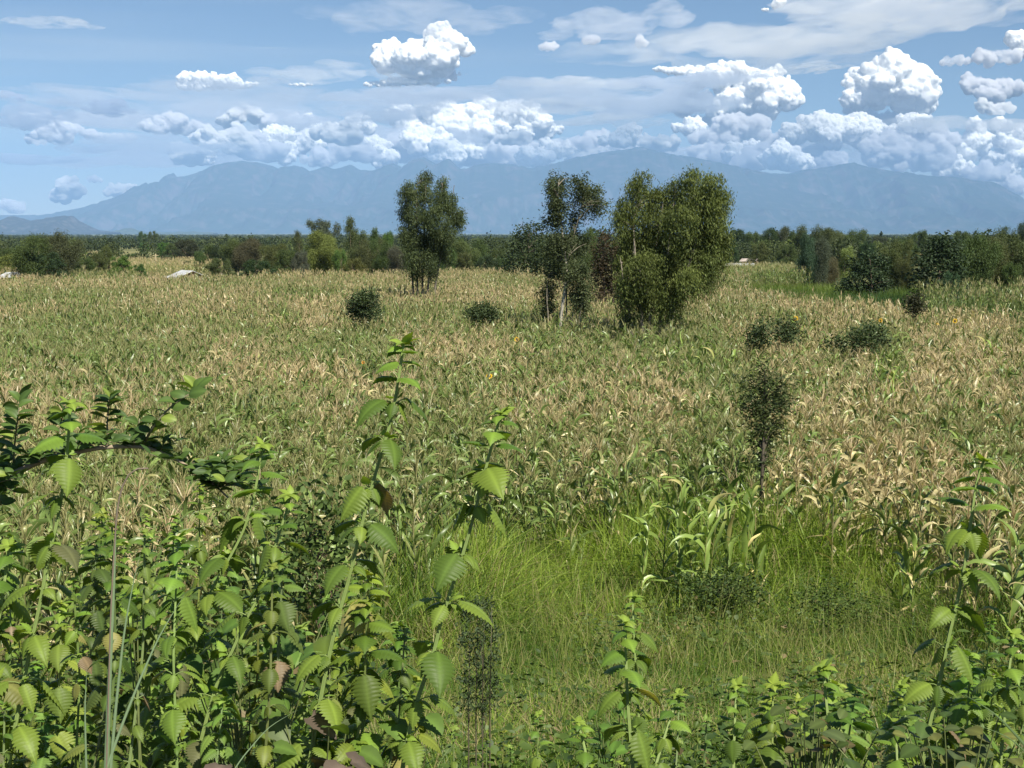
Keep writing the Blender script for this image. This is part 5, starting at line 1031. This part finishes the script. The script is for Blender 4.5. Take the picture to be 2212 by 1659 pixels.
# ================================================================ FAR WOODLAND
def woods():
    rng = np.random.default_rng(90); mb = MB()
    def batch(n, ya, yb, faces, hlo, hhi, wfac, ls, power=1.0):
        Y = np.exp(math.log(ya)+(math.log(yb)-math.log(ya))*rng.random(n)**power); x = rng.uniform(-.40, .40, n)*Y
        d = fbm(np.stack([x*.006+3, Y*.0035], -1), 4); k = d > (.47 if yb < 1500 else .44); x, Y = x[k], Y[k]; n = len(x)
        H = rng.uniform(hlo, hhi, n); W = H*rng.uniform(.35, .62, n)*wfac; g = gz(x, Y)
        hue = rng.random((n, 1)); col = np.array([.035, .052, .024])*(1-hue)+np.array([.075, .095, .035])*hue; br = rng.random(n) < .07; col[br] = (.09, .12, .035)
        u = rng.normal(size=(n, faces, 3)); u /= np.linalg.norm(u, axis=2)[..., None]; u *= rng.random((n, faces, 1))**.25
        shp = rng.uniform(.5, 1.0, (n, 1)); P = np.stack([x[:, None]+u[..., 0]*W[:, None]*(1-.35*shp*u[..., 2]), Y[:, None]+u[..., 1]*W[:, None], g[:, None]+H[:, None]*(.55+.42*u[..., 2])], -1).reshape(-1, 3)
        s = np.repeat(H*ls, faces)*rng.uniform(.6, 1.4, n*faces); M = randrot(rng, n*faces)*s[:, None, None]; c = np.repeat(col, faces, 0)*rng.uniform(.75, 1.3, (n*faces, 1))
        mb.inst(LF, M, P, np.clip(c, 0, 1))
    batch(1500, 330, 760, 520, 4.5, 7.5, 1.0, .065); batch(5200, 700, 2600, 170, 5, 9, 1.25, .12); batch(6000, 2400, 11000, 50, 6, 10, 1.9, .30, .8)
    # slender trees standing above the rest against the mountain
    n = 150; x = rng.uniform(-.38, .38, n); Y = np.exp(rng.uniform(math.log(500), math.log(2200), n)); x = x*Y; H = rng.uniform(9, 13, n)*np.where(x > 0, 1.02, .85); W = H*rng.uniform(.10, .26, n); g = gz(x, Y); faces = 150
    u = rng.normal(size=(n, faces, 3)); u /= np.linalg.norm(u, axis=2)[..., None]; u *= rng.random((n, faces, 1))**.3
    P = np.stack([x[:, None]+u[..., 0]*W[:, None]*(1-.5*u[..., 2]), Y[:, None]+u[..., 1]*W[:, None], g[:, None]+H[:, None]*(.56+.42*u[..., 2])], -1).reshape(-1, 3)
    M = randrot(rng, n*faces)*(np.repeat(H*.075, faces)*rng.uniform(.6, 1.4, n*faces))[:, None, None]; mb.inst(LF, M, P, np.tile([.055, .078, .036], (n*faces, 1))*rng.uniform(.7, 1.4, (n*faces, 1)))
    tag(mb.build("woodland", TREE), "dark green woodland stretching across the plain to the foot of the mountain", "woodland", kind="stuff")
woods()
def blocks():
    rng = np.random.default_rng(91); mb = MB(); T = [maize_template(rng, 2, H=2.3) for _ in range(6)]
    for (xa, xb, Ya, Yb, D0, dn, sc) in ((1545, 1750, 150, 215, .16, 1.5, 1.15), (1490, 1620, 132, 150, .42, 1.6, 1.0), (150, 300, 150, 172, .12, 1.2, 1.0), (880, 1180, 150, 185, .33, 1.3, 1.0), (240, 480, 210, 330, .50, .8, 1.1), (-60, 60, 160, 260, .5, .9, 1.0), (560, 880, 152, 190, .5, .7, .9), (1990, 2240, 92, 128, .14, 1.2, 1.1), (1790, 1990, 330, 520, .45, .4, 1.2), (2060, 2220, 330, 520, .45, .3, 1.2), (0, 240, 420, 560, .5, .3, 1.2)):
        xl, xr = ray(xa, 600)[0], ray(xb, 600)[0]; A = (xr-xl)*(Yb**2-Ya**2)/2; n = int(A*dn); Y = np.sqrt(rng.uniform(Ya**2, Yb**2, n)); x = rng.uniform(xl, xr, n)*Y
        D = np.clip(D0+(fbm(np.stack([x*.15, Y*.1], -1), 3)-.5)*.8, .03, .9); h = rng.random(n); w = rng.integers(0, 6, n); s = rng.uniform(.85, 1.15, n)*sc; yaw = rng.uniform(0, 6.28, n)
        for v in range(6):
            k = np.where(w == v)[0]; M = rotz(yaw[k])*s[k][:, None, None]; P = np.stack([x[k], Y[k], gz(x[k], Y[k])], -1)
            for V, F, c in T[v].values():
                VV = np.einsum('nij,vj->nvi', M, V)+P[:, None]; mb.add(VV.reshape(-1, 3), (F[None]+(np.arange(len(k))*len(V))[:, None, None]).reshape(-1, F.shape[1]), maize_colour(c, D[k], h[k]).reshape(-1, 3))
    tag(mb.build("maize_field", MAIZE), "further maize plots between the trees beyond the main field", "maize crop", kind="stuff")
blocks()
def lush_clumps():
    rng = np.random.default_rng(92); made = []
    def leaves(t): return t
    for i in range(6):
        t = maize_template(rng, 0, H=2.35, nl=13, tassel=False, lush=True); r = empty("broad_leaved_cereal", (0, 0, 0))
        for part in ('stalk', 'leaves'):
            V, F, c = t[part]; q = MB(); q.add(V, F, np.clip(maize_colour(c, np.array([.10]), np.array([rng.random()]))[0]*np.array([1.35, 1.35, 1.15]), 0, 1)); q.build(part, MAIZE, r)
        made.append([r, False])
    spots = [(1432, 1030, 21.0, 0), (1468, 1022, 20.6, 0), (1500, 1010, 21.1, 0), (1535, 1022, 20.4, 0), (1575, 1012, 20.9, 0), (1610, 1024, 20.5, 0), (1645, 1040, 20.9, 0), (1520, 1060, 19.8, 0), (1385, 1070, 20.6, 0),
             (1905, 775, None, 1), (1918, 765, None, 1), (1930, 760, None, 1), (1942, 768, None, 1), (1925, 785, None, 1), (1940, 790, None, 1), (1915, 795, None, 1), (1950, 800, None, 1), (1935, 808, None, 1), (1922, 815, None, 1),
             (2130, 742, None, 2), (2140, 745, None, 2), (1410, 748, None, 3), (1440, 742, None, 3), (1470, 738, None, 3), (1500, 735, None, 3), (1530, 742, None, 3), (1555, 750, None, 3), (1425, 762, None, 3), (1455, 758, None, 3), (1485, 755, None, 3), (1515, 760, None, 3), (1545, 768, None, 3), (1575, 765, None, 3), (1395, 770, None, 3),
             (600, 682, None, 4), (612, 680, None, 4), (624, 686, None, 4), (590, 690, None, 4), (1722, 700, None, 5), (1735, 698, None, 5), (1748, 702, None, 5), (1975, 1130, 18.0, 6), (1945, 1120, 18.6, 6), (2185, 1095, 15.6, 6)]
    labs = {0: ("broad-leaved cereal plant in the clump behind the grass", "broad-leaved clump behind the grass"), 1: ("green maize plant below the widest dark bush", "green maize patch below the widest dark bush"), 2: ("dark green lone maize plant near the right edge", "green pair near the right edge"),
            3: ("green maize plant before the broad weeping tree", "green maize patch before the broad weeping tree"), 4: ("green maize plant left of the round dark bush", "small green patch left of the round bush"), 5: ("green maize plant under the big sunflower", "green maize by the sunflower"), 6: ("pale green broad-leaved cereal plant by the tall right-hand weed", "cereal plants by the right-hand weed")}
    for i, (x, yt, Y, g) in enumerate(spots):
        Y = Y or ydist(yt, 2.35); p = at(x, yt, Y); m = made[i % 6]; o = copy_tree(m[0]) if m[1] else m[0]; m[1] = True
        o.location = (float(p[0]), float(Y), float(gz(p[0], Y))); s = max(.5, float(p[2]-gz(p[0], Y))/2.35)*(1.14 if g in (1, 2, 3, 4, 5) else 1); o.scale = (s*.5+.5, s*.5+.5, s); o.rotation_euler = (0, 0, float(rng.uniform(0, 6.28)))
        mates = sorted(q[0] for q in spots if q[3] == g); rk = mates.index(x); on = ('first', 'second', 'third', 'fourth', 'fifth', 'sixth', 'seventh', 'eighth', 'ninth', 'tenth', 'eleventh', 'twelfth', 'thirteenth', 'fourteenth')[rk]
        tag(o, on+' from the left, '+labs[g][0], "cereal plant" if g in (0, 6) else "maize plant", labs[g][1])
lush_clumps()
# ================================================================ SUNFLOWERS, HOUSES, POLE
PETAL = leaf_mat("yellow petal", .5, .3, .2, tt=(1.1, 1.0, .4))
def sunflower(x, y, size, face, label, col=(.80, .50, .02)):
    Y = ydist(y, 2.15); c = at(x, y, Y); g = float(gz(c[0], Y)); H = c[2]-g; o = empty("sunflower", (c[0], Y, g), 0, label, "sunflower", "sunflowers in the maize"); r = size*Y/FPX/2
    rng = np.random.default_rng(int(x)); st = MB(); tube(st, interp_pts([(0, 0, 0), (.01, 0, H*.6), (0, 0, H*.97), (face[0]*.04, face[1]*.04, H)], 12), np.linspace(.015, .009, 12), (.10, .15, .04), 6); st.build("stem", STEM, o)
    lf = MB(); hv = heart()
    for j in range(7):
        a = j*2.4; M = frame(np.array([math.cos(a), math.sin(a), .1]), np.array([0, 0, 1.])); lf.add((hv[0]*.2)@M.T+np.array([0, 0, H*(.35+.08*j)]), hv[1], np.clip(hv[2]*np.array([.07, .13, .03]), 0, 1))
    lf.build("leaves", WEED, o)
    f = np.array(face, float); f /= np.linalg.norm(f); B = frame(f, np.array([0, 0, 1.])); hc = np.array([face[0]*.05, face[1]*.05, H])
    pt = MB(); 
    for j in range(22):
        a = j*2*math.pi/22+rng.normal(0, .05); d = B[:, 1]*math.cos(a)+B[:, 2]*math.sin(a); s = np.cross(f, d); L = r*rng.uniform(.85, 1.1); w = r*.13; b = hc+d*r*.42
        pt.add([b, b+d*(L-r*.42)*.5+s*w+f*.01, b+d*(L-r*.42)+f*rng.normal(.01, .02), b+d*(L-r*.42)*.5-s*w+f*.01], [[0, 1, 2, 3]], np.array(col)*rng.uniform(.85, 1.1))
    pt.build("petals", PETAL, o)
    dk = MB(); n = 14; V = [hc+f*.012]+[hc+(B[:, 1]*math.cos(a)+B[:, 2]*math.sin(a))*r*.48 for a in np.arange(n)*2*math.pi/n]+[hc-f*.03]
    dk.add(V, [[0, 1+j, 1+(j+1) % n] for j in range(n)]+[[n+1, 1+(j+1) % n, 1+j] for j in range(n)], (.10, .075, .03)); dk.build("head", BARK, o)
for a in ((1056, 812, 16, (.2, -1, .7), "nearest sunflower, tilted, low left of centre in the maize"), (1116, 733, 12, (.1, -1, .2), "yellow sunflower just right of the tallest weed's tip"), (1718, 688, 13, (0, -1, .1), "round sunflower above the pair of dark bushes"), (1901, 692, 10, (.2, -1, .2), "small sunflower above the widest dark bush"),
          (2063, 693, 11, (-.3, -1, .3), "sunflower nearest the right edge at the field's far side"), (785, 783, 8, (0, -1, .6), "small orange-tinted sunflower left of the tallest weed", (.75, .32, .03)), (1735, 703, 6, (.5, -.6, .5), "tiny pale sunflower right of the round one", (.75, .45, .1)), (2025, 700, 6, (0, -1, .5), "tiny pale sunflower left of the one nearest the right edge")):
    sunflower(*a)
METAL = solid_mat("weathered roof sheet", (.50, .51, .52), .5, .25, 1.2, metal=.1, bump=.2); RUST = solid_mat("rusty pink roof sheet", (.42, .36, .32), .7, .3, 1.5)
BRICK = solid_mat("red brick", (.28, .11, .06), .9, .3, 6.0); MUD = solid_mat("mud wall", (.22, .16, .11), .95, .25, 3.0); DARKM = solid_mat("dark opening", (.02, .018, .015), .9, .1); WOOD = solid_mat("pale timber", (.42, .36, .22), .8, .25, 10)
def roof(mb, w, l, zr, ze, ov=.3, hip=0.0, th=.05):
    """gable roof: ridge along y, width w in x, length l; hip pulls the ridge ends in"""
    for s in (-1, 1):
        a = [(s*(w/2+ov), -l/2-ov, ze), (s*(w/2+ov), l/2+ov, ze), (0, l/2+ov-hip, zr), (0, -l/2-ov+hip, zr)]
        n = 24; V = []; 
        for i in range(n+1):        # corrugated sheet
            t = i/n; dz = .02*(i % 2); p = np.array(a[0])*(1-t)+np.array(a[1])*t; q = np.array(a[3])*(1-t)+np.array(a[2])*t; V += [p+[0, 0, dz], q+[0, 0, dz], p-[0, 0, th-dz], q-[0, 0, th-dz]]
        F = []
        for i in range(n):
            b = 4*i; F += [[b, b+4, b+5, b+1], [b+2, b+3, b+7, b+6], [b, b+2, b+6, b+4], [b+1, b+5, b+7, b+3]]
        F += [[0, 1, 3, 2], [4*n, 4*n+2, 4*n+3, 4*n+1]]; mb.add(V, F, (1, 1, 1))
def house(x, yroof, Y, w, l, hw_, hr, rz, wall, rf, label, name="house", hip=0.0):
    p = at(x, yroof, Y); g = float(gz(p[0], Y)); g0 = p[2]-hr; g0 = min(g0, g); o = empty(name, (p[0], Y, g0-.0), rz, label, "house")
    b = MB(); t = .2; ow = 1.0
    box(b, -w/2, w/2, l/2-t, l/2, 0, hw_, (1, 1, 1)); box(b, w/2-t, w/2, -l/2+t, l/2-t, 0, hw_, (1, 1, 1)); box(b, -w/2, -w/2+t, -l/2+t, l/2-t, 0, hw_, (1, 1, 1))
    box(b, -w/2, -.45, -l/2, -l/2+t, 0, hw_, (1, 1, 1)); box(b, .45, w/2, -l/2, -l/2+t, 0, hw_, (1, 1, 1)); box(b, -.45, .45, -l/2, -l/2+t, 2.0 if hw_ > 2.1 else hw_*.8, hw_, (1, 1, 1))
    if hip == 0:
        for yy in (-l/2+.002, l/2-t-.002): b.add([(-w/2, yy, hw_), (w/2, yy, hw_), (0, yy, hr-.06), (-w/2, yy+t, hw_), (w/2, yy+t, hw_), (0, yy+t, hr-.06)], [[0, 1, 2], [5, 4, 3]], (1, 1, 1))
    b.build("walls", wall, o, smooth=False)
    r = MB(); roof(r, w, l, hr, hw_+.02, hip=hip)
    if hip:
        for s in (-1, 1): r.add([(-w/2-.3, s*(l/2+.3), hw_+.02), (w/2+.3, s*(l/2+.3), hw_+.02), (0, s*(l/2+.3-hip), hr)], [[0, 1, 2]], (1, 1, 1))
    r.build("roof", rf, o, smooth=False); d = MB(); box(d, -.42, .42, -l/2+.06, -l/2+.1, 0, min(2.0, hw_*.8)-.02, (1, 1, 1)); d.build("door", DARKM, o, smooth=False); return o
house(404, 584, 176, 4.0, 3.4, 2.5, 3.45, R(34), MUD, METAL, "small mud house with a bright white metal roof at the left field edge")
house(38, 588, 165, 4.6, 2.2, 2.2, 2.75, R(82), BRICK, METAL, "red brick house with a stained white metal roof, cut by the left frame edge")
house(1620, 548, 300, 2.8, 3.0, 1.9, 2.5, R(62), MUD, RUST, "small house with a pinkish metal roof among the right-hand trees")
house(1590, 565, 235, 4.0, 5.4, 1.9, 2.3, R(84), MUD, METAL, "low shed with a long flat white roof beyond the broad weeping tree")
def low_wall():
    Y = 186; a, b = at(288, 598, Y), at(366, 598, Y); mb = MB(); g = float(gz(a[0], Y)); rng = np.random.default_rng(3); n = 16
    o = empty("boundary_wall", ((a[0]+b[0])/2, Y, g), 0, "long low brown mud wall left of the small mud house", "wall")
    for i in range(n):
        x0 = -(b[0]-a[0])/2+(b[0]-a[0])*i/n; box(mb, x0, x0+(b[0]-a[0])/n-.01, -.12, .12, 0, a[2]-g+rng.uniform(-.06, .08), (1, 1, 1))
    mb.build("wall", MUD, o, smooth=False)
low_wall()
def pole():
    Y = 250; t = at(336, 548, Y); g = float(gz(t[0], Y)); o = empty("utility_pole", (t[0], Y, g), 0, "thin pale wooden pole standing in the field beyond the low brown wall", "pole"); mb = MB(); H = t[2]-g
    tube(mb, [(0, 0, 0), (.02, 0, H*.5), (0, 0, H)], [.17, .14, .12], (1, 1, 1), 8); mb.build("post", WOOD, o); c = MB(); box(c, -.5, .5, -.05, .05, H-.35, H-.25, (1, 1, 1)); c.build("crossarm", WOOD, o, smooth=False)
pole()
def sand():
    mb = MB(); rng = np.random.default_rng(4)
    for (xa, xb, yr) in ((530, 590, 587), (792, 838, 584), (1640, 1668, 600)):
        Y = ydist(yr, 0); c = at((xa+xb)/2, yr, Y); w = (xb-xa)/2*Y/FPX; n = 20; V = [(c[0], Y, float(gz(c[0], Y))+.5)]
        for i in range(n): a = i*2*math.pi/n; q = rng.uniform(.8, 1.15); V.append((c[0]+w*q*math.cos(a), Y+9*q*math.sin(a), float(gz(c[0], Y))+.02))
        mb.add(V, [[0, 1+i, 1+(i+1) % n] for i in range(n)], (1, 1, 1))
    tag(mb.build("bare_ground", solid_mat("sandy soil", (.50, .40, .26), .95, .15, .8)), "bare mounds of pale sandy soil beyond the field", "bare soil", kind="structure")
sand()
